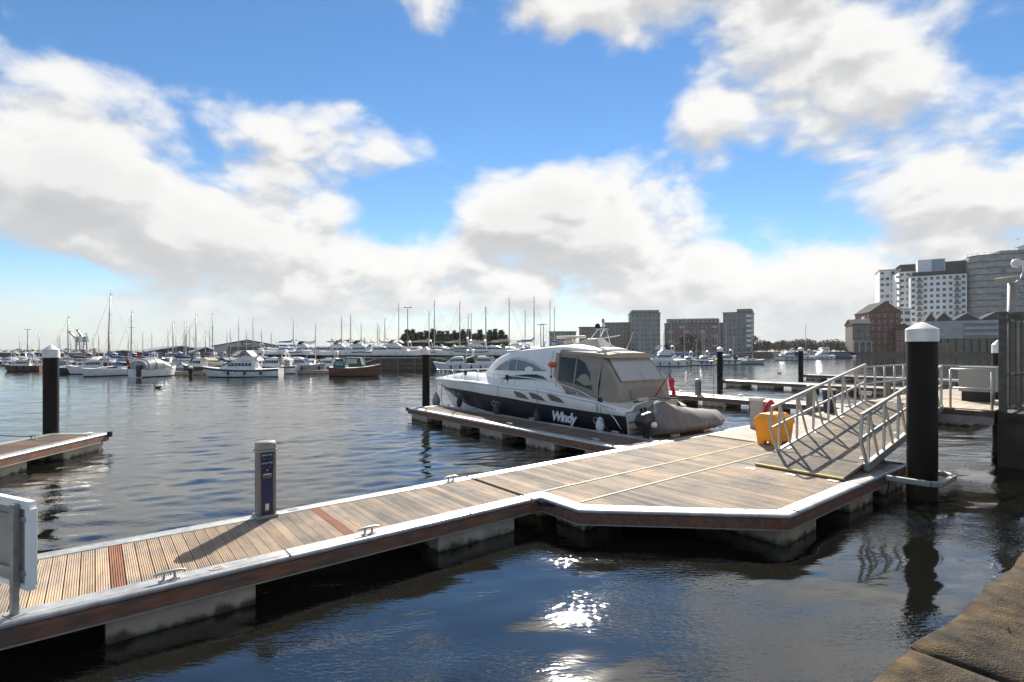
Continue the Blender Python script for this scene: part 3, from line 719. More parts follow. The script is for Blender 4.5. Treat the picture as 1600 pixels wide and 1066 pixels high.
w = MB(); w.bar((0.05,0,-.02), (gl-.05,0,gz(gl)-.02), 2*hw-.12, .04); w.build('shade_underlay', DARK, gw)
for x, y in ((.35,.78),(.35,-.75),(1.9,.78),(2.6,-.75),(3.6,.78),(4.6,-.75)):
    o = inst(PADEYE, 'pad_eye', gw, (x,y,gz(x)+.04)); o.rotation_euler.y = -sl
# hinged flap at the foot
fz = DECK+.035-GZ0
fl = MB(); L_ = 1.12
fl.slab([(-.02,-hw+.04,.03),(-.02,hw-.04,.03),(-L_,hw-.04,fz),(-L_,-hw+.04,fz)][::-1], (0,0,-.03))
fo = fl.build('hinged_flap', M('flap_tread',(.25,.205,.155),(.17,.135,.10),2,.8,0,.4,40,(30,1,1)), gw)
nn = 9
fm = board_mesh(.118, 2*hw-.1, BOARD_G, 6, .016)
for i in range(nn):
    u = (i+.5)/nn; o = inst(fm, 'tread_board', gw, (-.02-(L_-.08)*u, 0, .03+(fz-.03)*u*(L_-.08)/L_+.018)); o.rotation_euler.y = -math.atan2(.03-fz, L_)
w = MB(); w.bar((-L_+.02,-hw+.04,fz+.014), (-L_+.02,hw-.04,fz+.014), .06, .03); w.build('yellow_nosing', M('yellow_paint',(.62,.48,.12),(.5,.38,.10),12,.6), gw)
for y in (-.62,0,.62):
    w = MB(); w.box((.0,y,.055), (.05,.32,.012)); w.build('hinge', M('hinge_dark',(.06,.055,.05),None,9,.5,.6), gw)
# wear plates under the flap edge
for k, y in enumerate((4.2,4.95,5.75)):
    w = MB(); w.box((0,0,.004), (.16,.2,.008)); o = w.build('wear_plate', ALU_DULL, wb); o.location = (11.5-10.3-.12*k, y-6.4, DECK+.004)

# ------------------------------------------------------------------ landing at the head of the gangway
ld = dock('landing', 20.5, 4.4, 0, 'timber landing with galvanised railings at the head of the gangway', 'landing')
LS0, LS1, LT0, LT1 = 18.62, 22.6, 2.92, 6.0
def l(s, t, z): return (s-20.5, t-4.4, z)
BEAM = M('landing_beam', (.12,.075,.05), (.08,.05,.035), 3, .8); RAILM = M('galvanised_rail', (.50,.49,.46), (.42,.41,.38), 8, .45, .5)
for t in (LT0+.1, (LT0+LT1)/2, LT1-.1):
    w = MB(); w.bar(l(LS0,t,QZ-.2), l(LS1,t,QZ-.2), .14, .25); w.build('beam', BEAM, ld)
w = MB(); w.bar(l(LS0+.03,LT0,QZ-.11), l(LS0+.03,LT1,QZ-.11), .10, .13); w.build('edge_beam', BEAM, ld)
w = MB(); w.bar(l(LS0-.05,LT0,QZ-.28), l(LS0-.05,LT1,QZ-.28), .10, .19); w.build('fascia', M('fascia_grey',(.30,.28,.245),(.22,.205,.18),3,.7), ld)
me = plain_board(PITCH-.006, LS1-LS0-.02, BOARD)
i = 0; t = LT0+.07
while t < LT1: inst(me, 'board', ld, l((LS0+LS1)/2, t, QZ+.006), R(90)) ; t += PITCH

def rail(pts, posts):
    for h in (1.07, .55):
        w = MB(); w.tube([l(p[0],p[1],QZ+h) for p in pts], .027, 8); w.build('rail', RAILM, ld, smooth=True)
    for s_, t_ in posts:
        w = MB(); w.tube([l(s_,t_,QZ-.05), l(s_,t_,QZ+1.06)], .03, 8); w.build('rail_post', RAILM, ld, smooth=True)
rail([(18.6,5.93),(22.5,5.93),(22.5,3.0)], [(18.7,5.93),(19.6,5.93),(20.5,5.93),(21.5,5.93),(22.5,5.93),(22.5,5.0),(22.5,4.0),(22.5,3.05)])
rail([(18.72,3.85),(18.72,2.95)], [(18.72,3.85),(18.72,2.98)])
# electrical cabinet
th = dock('electrical_cabinet', 21.5, 3.75, QZ, 'large pale grey electrical cabinet on a black plinth on the landing', 'cabinet')
w = MB(); w.box((0,0,.16), (.4,.72,.32)); w.build('plinth', RUBBER, th)
w = MB(); w.box((0,0,.68), (.46,.86,.74)); w.build('body', M('cabinet_grey',(.36,.365,.34),(.33,.335,.31),3,.5), th, bevel=.012)
w = MB(); w.box((-.235,0,.68), (.012,.80,.68)); w.build('door', MATS['cabinet_grey'], th, bevel=.004)
w = MB(); w.tube([(-.24,.0,.36),(-.26,.0,.36)], .03, 10); w.build('lock', GALV, th)
w = MB(); w.tube([(-.24,-.32,.90),(-.25,-.32,.90)], .018, 10); w.build('badge', RUBBER, th)
w = MB(); w.box((0,0,1.065), (.5,.9,.03)); w.build('roof', MATS['cabinet_grey'], th)

# ------------------------------------------------------------------ security gate on the abutment
FN = M('fence_steel', (.12,.115,.105), (.075,.07,.062), 6, .55, .4)
fn = dock('security_gate', 19.0, 2.0, QZ-.06, 'tall dark steel security gate of close vertical bars on the quay abutment', 'gate')
def fl_(s, t, z): return (s-19.0, t-2.0, z)
for (s_, t_) in ((18.95,2.80),(18.95,1.2),(21.4,2.86)):
    w = MB(); w.bar(fl_(s_,t_,0), fl_(s_,t_,2.62), .16, .16); w.build('post', FN, fn, bevel=.01)
    w = MB(); w.bar(fl_(s_,t_,2.62), fl_(s_,t_,2.68), .26, .26); w.build('post_cap', FN, fn)
bar = MB(); bar.bar((0,0,0),(0,0,2.42),.022,.03); barm = bar.mesh('bar', FN)
for k in range(12):
    inst(barm, 'bar', fn, fl_(18.95, 2.66-k*.11, .08))
for k in range(20):
    inst(barm, 'bar', fn, fl_(19.1+k*.115, 2.70, .08))
for k in range(20):
    inst(barm, 'bar', fn, fl_(18.95, 1.1-k*.11, .08))
for h in (.12, 1.02, 2.46):
    w = MB(); w.bar(fl_(18.95,2.6,h), fl_(18.95,-1.2,h), .05, .05); w.build('cross_rail', FN, fn)
    w = MB(); w.bar(fl_(18.95,2.7,h), fl_(21.4,2.7,h), .05, .05); w.build('cross_rail', FN, fn)
w = MB(); w.box(fl_(19.3,2.2,1.5), (.04,.34,1.9)); w.build('mesh_screen', M('gate_screen',(.16,.14,.12),(.10,.09,.08),4,.7), fn)
w = MB(); w.box(fl_(18.84,2.05,1.75), (.1,.14,.22)); w.build('lock_box', M('lock_box',(.35,.28,.2),(.28,.22,.16),7,.5), fn)
w = MB(); w.box(fl_(18.83,1.95,2.2), (.1,.28,.2)); w.build('blue_sign', M('sign_blue',(.06,.16,.32),(.4,.45,.5),6,.5,lo=.5,hi=.56), fn)
w = MB()
for k in range(9): 
    a = 2*math.pi*k/8
    w.tube([fl_(18.86,2.0+.09*math.cos(a),1.2+.09*math.sin(a)), fl_(18.86,2.0+.09*math.cos(a+.785),1.2+.09*math.sin(a+.785))], .012, 6)
w.build('pull_ring', FN, fn)
# lamp and camera mast behind the gate
cm = dock('camera_mast', 20.3, 2.80, QZ-.06, 'pale grey mast with floodlight and white dome camera behind the security gate', 'camera mast')
w = MB(); w.tube([(0,0,0),(0,0,3.55)], [.15,.11], 14); w.build('mast', M('mast_beige',(.33,.31,.27),(.28,.26,.225),4,.6), cm, smooth=True)
w = MB(); w.lathe([(.02,0),(.26,.06),(.30,.2),(.30,.26)], (0,0,2.45), 16); w.build('collar', FN, cm)
w = MB(); w.bar((-.42,.22,3.62),(.1,-.05,3.70),.26,.13); w.build('floodlight', M('lamp_body',(.38,.33,.26),(.30,.26,.2),5,.5), cm, bevel=.03)
w = MB(); w.tube([(0,0,3.5),(.28,-.12,3.7),(.40,-.18,3.95),(.36,-.16,4.2),(.24,-.10,4.2)], .025, 8); w.build('bracket', WHITE, cm, smooth=True)
w = MB(); w.lathe([(.02,-.13),(.09,-.10),(.13,0),(.10,.09),(.03,.13)], (.17,-.06,4.12), 14); w.build('dome_camera', M('dome_white',(.72,.70,.78),None,4,.3), cm, smooth=True)
# white lamp box on the pile by the gate
# small orange crate on the abutment
ob = dock('orange_crate', 19.35, 1.2, QZ-.06, 'small orange box standing on the abutment inside the security gate', 'box')
w = MB(); w.box((0,0,.14), (.3,.4,.22)); w.build('body', M('orange_box',(.45,.12,.04),None,6,.6), ob, bevel=.01)
w = MB(); w.box((0,0,.27), (.34,.44,.05)); w.build('lid', M('orange_lid',(.6,.3,.2),None,6,.6), ob, bevel=.01)

# small yellow pennant on a thin pole by the second finger
fp = dock('pennant_pole', 26.0, 15.3, DECK, 'thin pole with a small yellow pennant on the bare finger pontoon', 'flag pole')
w = MB(); w.tube([(0,0,0),(0,0,2.25)], .018, 8); w.build('pole', GALV, fp)
w = MB(); w.loft([[(0,.02,2.2),(.1,.05,2.15),(.22,.02,2.05),(.3,.0,1.98)],[(0,.02,1.86),(.1,.06,1.9),(.22,.0,1.88),(.3,.0,1.92)]]); w.build('pennant', M('yellow_flag',(.75,.55,.08),None,6,.8), fp, solid=.006)
# ------------------------------------------------------------------ motor yacht
YT = empty('motor_yacht', P(14.75, 10.7, 0), DA+R(90), 'navy and white motor yacht with beige canvas cockpit cover moored at the brown finger pontoon', 'boat')
def lerp_tab(tab, x):
    if x <= tab[0][0]: return tab[0][1]
    for (x0, y0), (x1, y1) in zip(tab, tab[1:]):
        if x <= x1:
            u = (x-x0)/(x1-x0); u2 = u*u*(3-2*u)*.35+u*.65; return y0+(y1-y0)*u2
    return tab[-1][1]
LB = 14.5
half = [(0,1.68),(.13,1.86),(.34,1.97),(.52,1.90),(.66,1.66),(.78,1.28),(.88,.82),(.95,.42),(1,.05)]
shz = [(0,1.10),(.03,1.24),(.09,1.40),(.17,1.50),(.27,1.60),(.6,1.66),(.8,1.62),(1,1.50)]
dtz = [(0,1.00),(.24,1.10),(.42,1.20),(.62,1.26),(.85,1.24),(1,1.26)]
dbz = [(0,.42),(.45,.47),(.65,.56),(.8,.80),(.9,1.0),(1,1.2)]
rows = [ # bow end x, half-beam factor, z table
 (12.3, 0.0, [(0,-.5),(.7,-.55),(1,-.2)]),
 (13.2, .82, [(0,-.05),(.6,0.0),(.85,.25),(1,.5)]),
 (13.9, .93, dbz), (14.25, .985, dtz), (14.5, 1.0, shz)]
def hull_pt(r, u, side):
    xe, hf, zt = rows[r]; hb = lerp_tab(half, u)
    if r in (1, 2): hf = hf*(1-.28*max(0,(u-.55)/.45)**1.3)
    return (u*xe, side*hb*hf, lerp_tab(zt, u))
us = [i/40 for i in range(41)]
w = MB()
for side in (1,-1):
    for r in range(4):
        w.mi = (0,0,1,0)[r]
        sub = 3
        for q in range(sub):
            def mix(u, f):
                a, b = hull_pt(r, u, side), hull_pt(r+1, u, side); bul = math.sin(math.pi*f)*.03*(1 if r else 0)
                return tuple(a[k]+(b[k]-a[k])*f for k in range(3))[:1]+ (a[1]+(b[1]-a[1])*f+side*bul*(1-u),)+(a[2]+(b[2]-a[2])*f,)
            A = [mix(u, q/sub) for u in us]; B = [mix(u, (q+1)/sub) for u in us]
            w.loft([A, B] if side < 0 else [B, A])
w.mi = 0
tr = [hull_pt(r, 0, 1) for r in range(5)]+[hull_pt(r, 0, -1) for r in range(4,0,-1)]
w.face(tr)
hull = w.build('hull', [WHITE, NAVY], YT, auto=50)
# rub rail along the paint line
for side in (1,-1):
    w = MB(); w.tube([tuple(Vector(hull_pt(4,u,side))+Vector((0,side*.012,-.02))) for u in us[1:]], .022, 6); w.build('rub_rail', STEEL, hull, smooth=True)
# portholes: chrome ovals on the navy band
for x in (12.1, 11.0, 10.75, 10.0, 6.7, 6.4, 1.15):
    u = x/14.1; a, b = Vector(hull_pt(2,u,1)), Vector(hull_pt(3,u,1)); c = a.lerp(b,.55); d = (b-a).normalized()
    w = MB(); fx = Vector((1,-.12 if x > 9 else 0,0)).normalized()
    ring = [c+fx*(.13*math.cos(k*math.pi/8))+d*(.10*math.sin(k*math.pi/8))+Vector((0,.035,0)) for k in range(17)]
    w.tube(ring, .012, 6, False); w.build('porthole_ring', STEEL, hull, smooth=True)
# three gill vents high on the topside
for x0 in (5.25, 4.35, 3.38):
    pts = [(x0,1.50),(x0-.35,1.47),(x0-.65,1.38),(x0-.88,1.23),(x0-.6,1.25),(x0-.2,1.28)]
    w = MB(); poly = []
    for x, z in pts:
        u = x/14.4; a, b = Vector(hull_pt(3,u,1)), Vector(hull_pt(4,u,1)); f = (z-a.z)/(b.z-a.z); y = a.y+(b.y-a.y)*f
        poly.append(Vector((x, y+.045, z)))
    w.slab(poly, (0,-.05,0)); w.build('hull_vent', M('vent_dark',(.17,.14,.105),(.10,.085,.065),10,.6), hull)
# lettering on the hull
tcu = bpy.data.curves.new('lettering', 'FONT'); tcu.body = 'Windy'; tcu.size = .47; tcu.shear = .32; tcu.offset = .02; tcu.extrude = .004; tcu.space_character = .92
to = bpy.data.objects.new('tmp_text', tcu); col.objects.link(to)
bpy.context.view_layer.update()
tme = bpy.data.meshes.new_from_object(to.evaluated_get(bpy.context.evaluated_depsgraph_get())); bpy.data.objects.remove(to)
tme.materials.clear(); tme.materials.append(M('white_lettering',(.8,.8,.8),None,4,.4))
lo_ = bpy.data.objects.new('name_lettering', tme); col.objects.link(lo_); lo_.parent = YT
lo_['label'] = 'white slanted script name Windy on the navy hull side'
# text x axis runs aft (-x local), up is +z, outward +y : rows = columns of matrix
tilt = .10
lo_.matrix_local = Matrix(((-1,0,0,3.12),(0,tilt,.995,1.955),(0,.995,-tilt,.60),(0,0,0,1)))
# deck
def trunk(u): return lerp_tab([(0,1.38),(.2,1.55),(.28,1.72),(.55,1.95),(.68,2.0),(.78,1.93),(.88,1.77),(.96,1.60),(1,1.53)], u)
w = MB(); rings = []
for u in us:
    x = u*14.5; hb = lerp_tab(half, u); zg = lerp_tab(shz, u); zt = max(trunk(u), zg+.02)
    wi = max(.02, min(hb-.38, 1.45)) if hb > .6 else hb*.45
    ring = []
    for side in (1,-1):
        pr = [(hb,zg),(hb-.02,zg+.035),(max(hb-.10,hb*.85),zg+.035),((wi+.05 if hb>.6 else hb*.6),zg+.05),(wi*.93,zg+(zt-zg)*.65),(wi*.72,zt-.02),(wi*.35,zt+.02)]
        pr = [(x-.0, side*p[0], p[1]) for p in pr]
        ring += pr if side == 1 else pr[::-1]
    rings.append(ring)
w.loft(rings); w.build('deck', WHITE, YT, auto=40)
# coachroof and hardtop
roof = [(1.75,3.12),(2.4,3.22),(3.2,3.30),(4,3.28),(5,3.20),(6,3.13),(6.6,3.05),(7.2,2.92),(7.8,2.70),(8.4,2.42),(9.0,2.16),(9.66,1.97)]
wid = [(1.75,1.25),(3.2,1.47),(5,1.52),(6.5,1.47),(7.5,1.33),(8.3,1.08),(9.0,.74),(9.66,.25)]
def yside(x, z):
    zr = lerp_tab(roof, x); b = lerp_tab(wid, x); f = max(0, min(1, (z-1.65)/(max(.3,zr-1.65)))); return b*(1-.13*f-.17*f**5)
w = MB(); rings = []
for i in range(36):
    x = 3.15+(9.66-3.15)*i/35; zr = lerp_tab(roof, x); zb = 1.55
    ring = []
    fs = (0,.25,.5,.72,.86,.95)
    left = [(x, yside(x, zb+(zr-zb)*f), zb+(zr-zb)*f) for f in fs]
    y9 = left[-1][1]
    left += [(x, y9*.86, zr-.035*(zr-zb)), (x, y9*.5, zr-.004), (x, 0, zr)]
    ring = left+[(p[0], -p[1], p[2]) for p in reversed(left[:-1])]
    rings.append(ring)
w.loft(rings, caps=True); w.build('coachroof', WHITE, YT, auto=45)
# hardtop brow running aft above the cockpit
w = MB(); rings = []
for i in range(10):
    x = 1.75+(3.4-1.75)*i/9; zr = lerp_tab(roof, x)+.012; b = lerp_tab([(1.75,.9),(2.2,1.12),(2.8,1.25),(3.4,1.30)], x)
    prof = [(b,zr-.20),(b*.97,zr-.13),(b*.8,zr-.05),(b*.4,zr-.006),(0,zr)]
    rings.append([(x,p[0],p[1]) for p in prof]+[(x,-p[0],p[1]) for p in reversed(prof[:-1])])
w.loft(rings, closed=True, caps=True); w.build('hardtop', WHITE, YT, auto=45)
def side_patch(name, pts, mat, off=.012, parent=YT, depth=.03):
    w = MB(); w.slab([(x, yside(x,z)+off, z) for x, z in pts][::-1], (0,-depth,0)); return w.build(name, mat, parent)
SGL = glass_mat('cabin_glass', (.05,.06,.06), .45, .04)
win = [(7.40,2.22),(7.05,2.42),(6.6,2.60),(6.2,2.69),(5.8,2.71),(5.3,2.66),(4.8,2.55),(4.4,2.42),(4.05,2.29)]
def wz(x):
    for (x1,z1),(x0,z0) in zip(win, win[1:]):
        if x0 <= x <= x1: return z0+(z1-z0)*(x-x0)/(x1-x0)
side_patch('window_surround', [(7.52,2.19)]+[(x+.03*(1 if x>6 else -1),z+.035) for x,z in win]+[(3.98,2.27)], GREYP, .006)
def pane(xa, xb):
    xs = [xa]+[x for x,_ in win if xb < x < xa]+[xb]
    top = [(x, wz(x)-.01) for x in xs]; bot = [(x, 2.225+(7.4-x)/(7.4-4.05)*.06) for x in (xb, xa)]
    side_patch('window', top+bot, GLASSD if xa < 5.2 else M('window_glass',(.20,.23,.24),(.12,.14,.15),1.5,.05,spec=.7), .018)
pane(7.3,6.42); pane(6.36,5.86); pane(5.80,4.12)
w = MB()
xs_ = [(7.0,1.87),(6.4,1.98),(5.9,2.05),(5.1,2.13),(4.5,2.16),(4.15,2.10),(3.9,1.97),(4.6,1.95),(5.6,1.92)]
side_patch('lower_window', xs_, GLASSD, .03, depth=.06)
# sweeping side moulding behind the windows
w = MB(); arch = [(6.6,2.74),(5.9,2.80),(5.2,2.76),(4.6,2.64),(4.1,2.44),(3.6,2.16),(3.2,1.88),(2.85,1.6)]
w.tube([(x, yside(max(x,3.2),z)+.0, z) for x, z in arch], [.02,.03,.035,.035,.035,.04,.04,.04], 8); w.build('side_moulding', WHITE, YT, smooth=True)
# quarter panel below the moulding
w = MB(); w.slab([(4.0,1.47,1.6),(2.75,1.60,1.52),(3.05,1.53,1.78),(3.5,1.47,2.1),(4.0,1.42,2.38)], (0,-.06,0)); w.build('quarter_panel', WHITE, YT)
# canvas cockpit enclosure
CB = [ # x, half width base, z base, half width top, z top
 (3.42,1.47,1.72,1.33,3.06),(2.6,1.55,1.58,1.34,3.02),(1.9,1.56,1.46,1.32,2.98),(1.3,1.52,1.36,1.25,2.94)]
w = MB(); rings = []
for x, yb, zb, yt, zt in CB:
    h = [(yb,zb),(yb-.02,zb+.35*(zt-zb)),(yt+.04,zt-.25),(yt,zt-.06),(yt*.85,zt),(yt*.4,zt+.03),(0,zt+.035)]
    rings.append([(x,p[0],p[1]) for p in h]+[(x,-p[0],p[1]) for p in reversed(h[:-1])])
w.loft(rings[::-1])
# sloping stern of the canvas
h = rings[-1]; n = len(h)
def aft(p):
    f = (2.97-p[2])/1.6; return (1.3-.78*min(1,f*1.25), p[1]*(1+.02*f), p[2])
aftring = []
bot = [(.50, p, 1.34) for p in (1.42,1.38,1.3,1.15,.9,.45,0,-.45,-.9,-1.15,-1.3,-1.38,-1.42)]
mid = [(.62, p, 2.0) for p in (1.36,1.33,1.26,1.12,.88,.44,0,-.44,-.88,-1.12,-1.26,-1.33,-1.36)]
top = [(1.32, p, 2.84) for p in (1.28,1.26,1.2,1.08,.86,.43,0,-.43,-.86,-1.08,-1.2,-1.26,-1.28)]
w.loft([bot, mid, top])
w.face([(1.3,1.52,1.36),(.5,1.42,1.34),(.62,1.36,2.0),(1.32,1.28,2.84),(1.3,1.29,2.69)]); w.face([(1.3,-1.52,1.36),(.5,-1.42,1.34),(.62,-1.36,2.0),(1.32,-1.28,2.84),(1.3,-1.29,2.69)][::-1])
can = w.build('cockpit_canvas', CANVAS, YT, auto=35)
# canvas brow / roof overhang
w = MB(); rr = []
for x, b, z in ((3.3,1.36,3.09),(2.4,1.37,3.05),(1.6,1.33,3.01),(1.08,1.26,2.95)):
    rr.append([(x,b,z-.13),(x,b,z-.02),(x,b*.6,z+.035),(x,0,z+.045),(x,-b*.6,z+.035),(x,-b,z-.02),(x,-b,z-.13)])
w.loft(rr[::-1], closed=True, caps=True); w.build('canvas_roof', M('canvas_roof',(.40,.355,.29),(.35,.31,.25),3,.9,0,.2,120), can, auto=30)
VIN = glass_mat('clear_vinyl_reflect', (.62,.61,.57), .55, .12)  # pale base colour stands in for the bright reflection on the vinyl
VIND = glass_mat('dark_vinyl', (.03,.033,.035), .72, .06)
def canvas_side(x, z):   # y of canvas side
    for a, b in zip(CB, CB[1:]):
        if b[0] <= x <= a[0]:
            u = (a[0]-x)/(a[0]-b[0]); q = [a[k]+(b[k]-a[k])*u for k in range(5)]; zk = q[2]+.35*(q[4]-q[2]); zt_ = q[4]-.25
            if z < zk: return q[1]-.02*(z-q[2])/(zk-q[2])
            if z < zt_: return q[1]-.02+(q[3]+.04-q[1]+.02)*(z-zk)/(zt_-zk)
            return q[3]+.04-.04*(z-zt_)/.19
    return 1.4
for pts in ([(3.25,1.98),(2.45,1.92),(2.45,2.80),(3.25,2.84)], [(2.36,1.90),(1.55,1.74),(1.72,2.3),(2.02,2.65),(2.36,2.79)]):
    w = MB(); w.slab([(x, canvas_side(x,z)+.025, z) for x, z in pts], (0,-.02,0)); w.build('side_window', VIND, can)
w = MB(); w.slab([(2.42,canvas_side(2.42,1.55)+.03,1.55),(2.40,canvas_side(2.4,2.85)+.03,2.85),(2.36,canvas_side(2.36,2.85)+.03,2.85),(2.38,canvas_side(2.38,1.55)+.03,1.55)], (0,-.02,0)); w.build('zip_seam', M('zip_tan',(.30,.25,.17),None,9,.8), can)
rw = [(.640,1.12,2.05),(1.255,1.02,2.80),(1.255,-1.1,2.80),(.640,-1.18,2.05)]
w = MB(); w.slab([Vector(p)+Vector((-.025,0,.02)) for p in rw], (.012,0,-.008)); w.build('rear_window', VIN, can)
w = MB()
for y in (1.12,-1.15, -.1): w.bar((.61,y*1.0,2.06),(1.235,y*.93,2.81),.035,.012)
w.bar((.61,1.14,2.05),(.61,-1.18,2.05),.03,.03); w.build('window_seam', CANVAS, can)
w = MB(); w.slab([(.5,.75,1.42),(.55,.78,1.72),(.575,.55,1.82),(.575,-.9,1.82),(.52,-1.2,1.42)], (-.02,0,0)); w.build('canvas_pocket', M('canvas_dark',(.28,.245,.20),(.24,.21,.17),3,.9,0,.3,120), can)
# front pillar strip of the canvas
w = MB(); w.slab([(3.58,1.475,1.78),(3.30,1.53,1.74),(3.28,1.405,3.0),(3.45,1.39,3.02)], (0,-.05,0)); w.build('canvas_pillar', M('canvas_light',(.42,.36,.28),(.37,.31,.24),3,.85), can)
# cockpit coaming, transom and bathing platform
w = MB(); w.prism([(2.9,1.62),(.35,1.50),(.1,1.30),(.02,0),(.1,-1.30),(.35,-1.50),(2.9,-1.62)][::-1], .5, 1.38); w.build('cockpit_coaming', M('cream_gelcoat',(.56,.50,.40),(.50,.445,.355),3,.35), YT, bevel=.08, seg=3)
w = MB(); w.prism([(.10,1.62),(-1.15,1.45),(-1.32,1.2),(-1.32,-1.2),(-1.15,-1.45),(.10,-1.62)][::-1], .28, .40); w.build('bathing_platform', MATS['cream_gelcoat'], YT, bevel=.03)
w = MB(); w.prism([(.06,1.5),(-1.1,1.36),(-1.24,1.12),(-1.24,-1.12),(-1.1,-1.36),(.06,-1.5)][::-1], .402, .412); w.build('teak_deck', M('teak',(.33,.20,.10),(.25,.15,.075),3,.7,0,.2,30,(1,20,1)), YT)
for k in range(3):
    w = MB(); w.box((.28-.16*k, 1.28, 1.0-.2*k), (.28,.45,.05)); w.build('step', MATS['teak'], YT, bevel=.01)
w = MB(); w.box((.22,.55,1.44),(.1,.55,.16)); w.build('stern_locker', M('locker_cream',(.62,.50,.33),(.5,.4,.27),9,.5), YT, bevel=.02)
w = MB(); w.tube([(.2,1.0,1.40),(.2,-1.4,1.40)], .035, 8); w.build('stern_rail', RUBBER, YT, smooth=True)
# transom letters (only the first ones show beside the tender)
tcu = bpy.data.curves.new('lettering', 'FONT'); tcu.body = 'AR'; tcu.size = .34; tcu.offset = .01; tcu.extrude = .004
to = bpy.data.objects.new('tmp_text', tcu); col.objects.link(to); bpy.context.view_layer.update()
tme = bpy.data.meshes.new_from_object(to.evaluated_get(bpy.context.evaluated_depsgraph_get())); bpy.data.objects.remove(to); tme.materials.clear(); tme.materials.append(RUBBER)
lo2 = bpy.data.objects.new('transom_lettering', tme); col.objects.link(lo2); lo2.parent = YT
lo2.matrix_local = Matrix(((0,0,-1,.0),(-1,0,0,1.0),(0,1,0,.98),(0,0,0,1)))
# guard rails: pulpit, side rail and the long curve down to the quarter
rp = [(14.35,.12,1.98),(13.3,.48,2.02),(12.0,.86,2.08),(10.4,1.25,2.14),(8.6,1.55,2.12),(6.6,1.70,2.07),(4.6,1.76,2.03),(3.6,1.77,1.98),(2.7,1.77,1.86),(1.9,1.77,1.70),(1.3,1.77,1.50),(.75,1.76,1.20),(.35,1.75,.88),(.05,1.74,.50)]
for side in (1,-1):
    w = MB(); w.tube([(x,side*y,z) for x,y,z in rp], .021, 8); w.build('guard_rail', STEEL, YT, smooth=True)
    for x in (13.6,12.8,11.9,10.8,9.6,8.3,7.0,5.6,4.3,3.0,2.2):
        y = lerp_tab([(p[0],p[1]) for p in rp[::-1]], x); z = lerp_tab([(p[0],p[2]) for p in rp[::-1]], x); u = x/14.5
        w = MB(); w.tube([(x,side*y,z),(x-.32,side*(lerp_tab(half,u-.02)-.08),lerp_tab(shz,u)+.03)], .014, 6); w.build('stanchion', STEEL, YT, smooth=True)
w = MB(); w.tube([(14.35,.12,1.98),(14.46,0,1.98),(14.35,-.12,1.98)], .021, 8); w.build('pulpit', STEEL, YT, smooth=True)
w = MB(); w.box((13.9,0,1.60),(.45,.16,.09)); w.tube([(14.2,0,1.6),(14.62,0,1.50)],.05,8); w.build('anchor_roller', STEEL, YT, bevel=.01)
# radar mast on the hardtop
RM = MATS['cream_gelcoat']
w = MB(); w.loft([[(3.7,.5,3.25),(2.2,.45,3.2),(2.2,-.45,3.2),(3.7,-.5,3.25)],[(3.0,.22,3.52),(2.6,.2,3.52),(2.6,-.2,3.52),(3.0,-.22,3.52)]], closed=True, caps=True); w.build('mast_base', RM, YT, bevel=.03)
w = MB(); w.lathe([(.2,0),(.24,.05),(.22,.14),(.12,.18)], (4.15,0,3.33), 18); w.build('radar_pedestal', RM, YT, smooth=True)
w = MB(); w.box((4.1,0,3.60),(1.35,.12,.10),R(12)); w.build('radar_scanner', RM, YT, bevel=.03)
w = MB()
for sy in (1,-1): w.tube([(3.0,sy*.3,3.3),(2.52,sy*.16,3.86)], .018, 6); w.tube([(2.3,sy*.3,3.25),(2.40,sy*.16,3.86)], .018, 6)
w.box((2.45,0,3.87),(.3,.42,.02)); w.build('mast_frame', STEEL, YT)
w = MB(); w.tube([(2.42,0,3.87),(2.42,0,4.12)], .03, 8); w.lathe([(.045,0),(.06,.04),(.05,.12),(.02,.16)], (2.42,0,4.10), 12); w.build('masthead_light', MATS['lamp_body'], YT)
w = MB(); w.lathe([(.02,-.1),(.09,-.07),(.10,.03),(.05,.1)], (2.62,.08,3.98), 12); w.build('searchlight', RUBBER, YT, smooth=True)
w = MB(); w.tube([(1.9,-.7,3.1),(1.65,-.78,3.75)], .012, 6); w.tube([(2.1,.5,3.2),(1.9,.5,3.52),(2.5,.45,3.52)], .012, 6); w.build('aerial', STEEL, YT)
w = MB(); w.bar((1.65,.0,3.62),(2.6,.25,3.48),.16,.03); w.build('antenna_wing', WHITE, YT)
# ensign on its staff
w = MB(); w.tube([(.55,-.55,1.42),(-.12,-.62,2.42)], .018, 8); w.build('ensign_staff', M('varnish',(.10,.04,.02),None,8,.3), YT, smooth=True)
w = MB(); rings = []
for i in range(9):
    u = i/8; rings.append([(-.08+.05*j*.2-.12*u*.3+.04*math.sin(u*9+j), -.62-.32*u*(.5+.1*j)+.05*math.sin(u*7+j*.8), 2.34-.16*j-.50*u*(1-.12*j)) for j in range(5)])
w.loft(rings); en = w.build('ensign', M('ensign_red',(.60,.02,.025),(.48,.015,.02),6,.8), YT, smooth=True, solid=.004)
w = MB(); rings = [[Vector(rings[i][j])+Vector((-.012,.004,0)) for j in (0,1)] for i in range(3)]; w.loft(rings); w.build('ensign_canton', M('ensign_blue',(.03,.035,.16),(.5,.4,.42),14,.8,lo=.52,hi=.6), en, smooth=True, solid=.003)

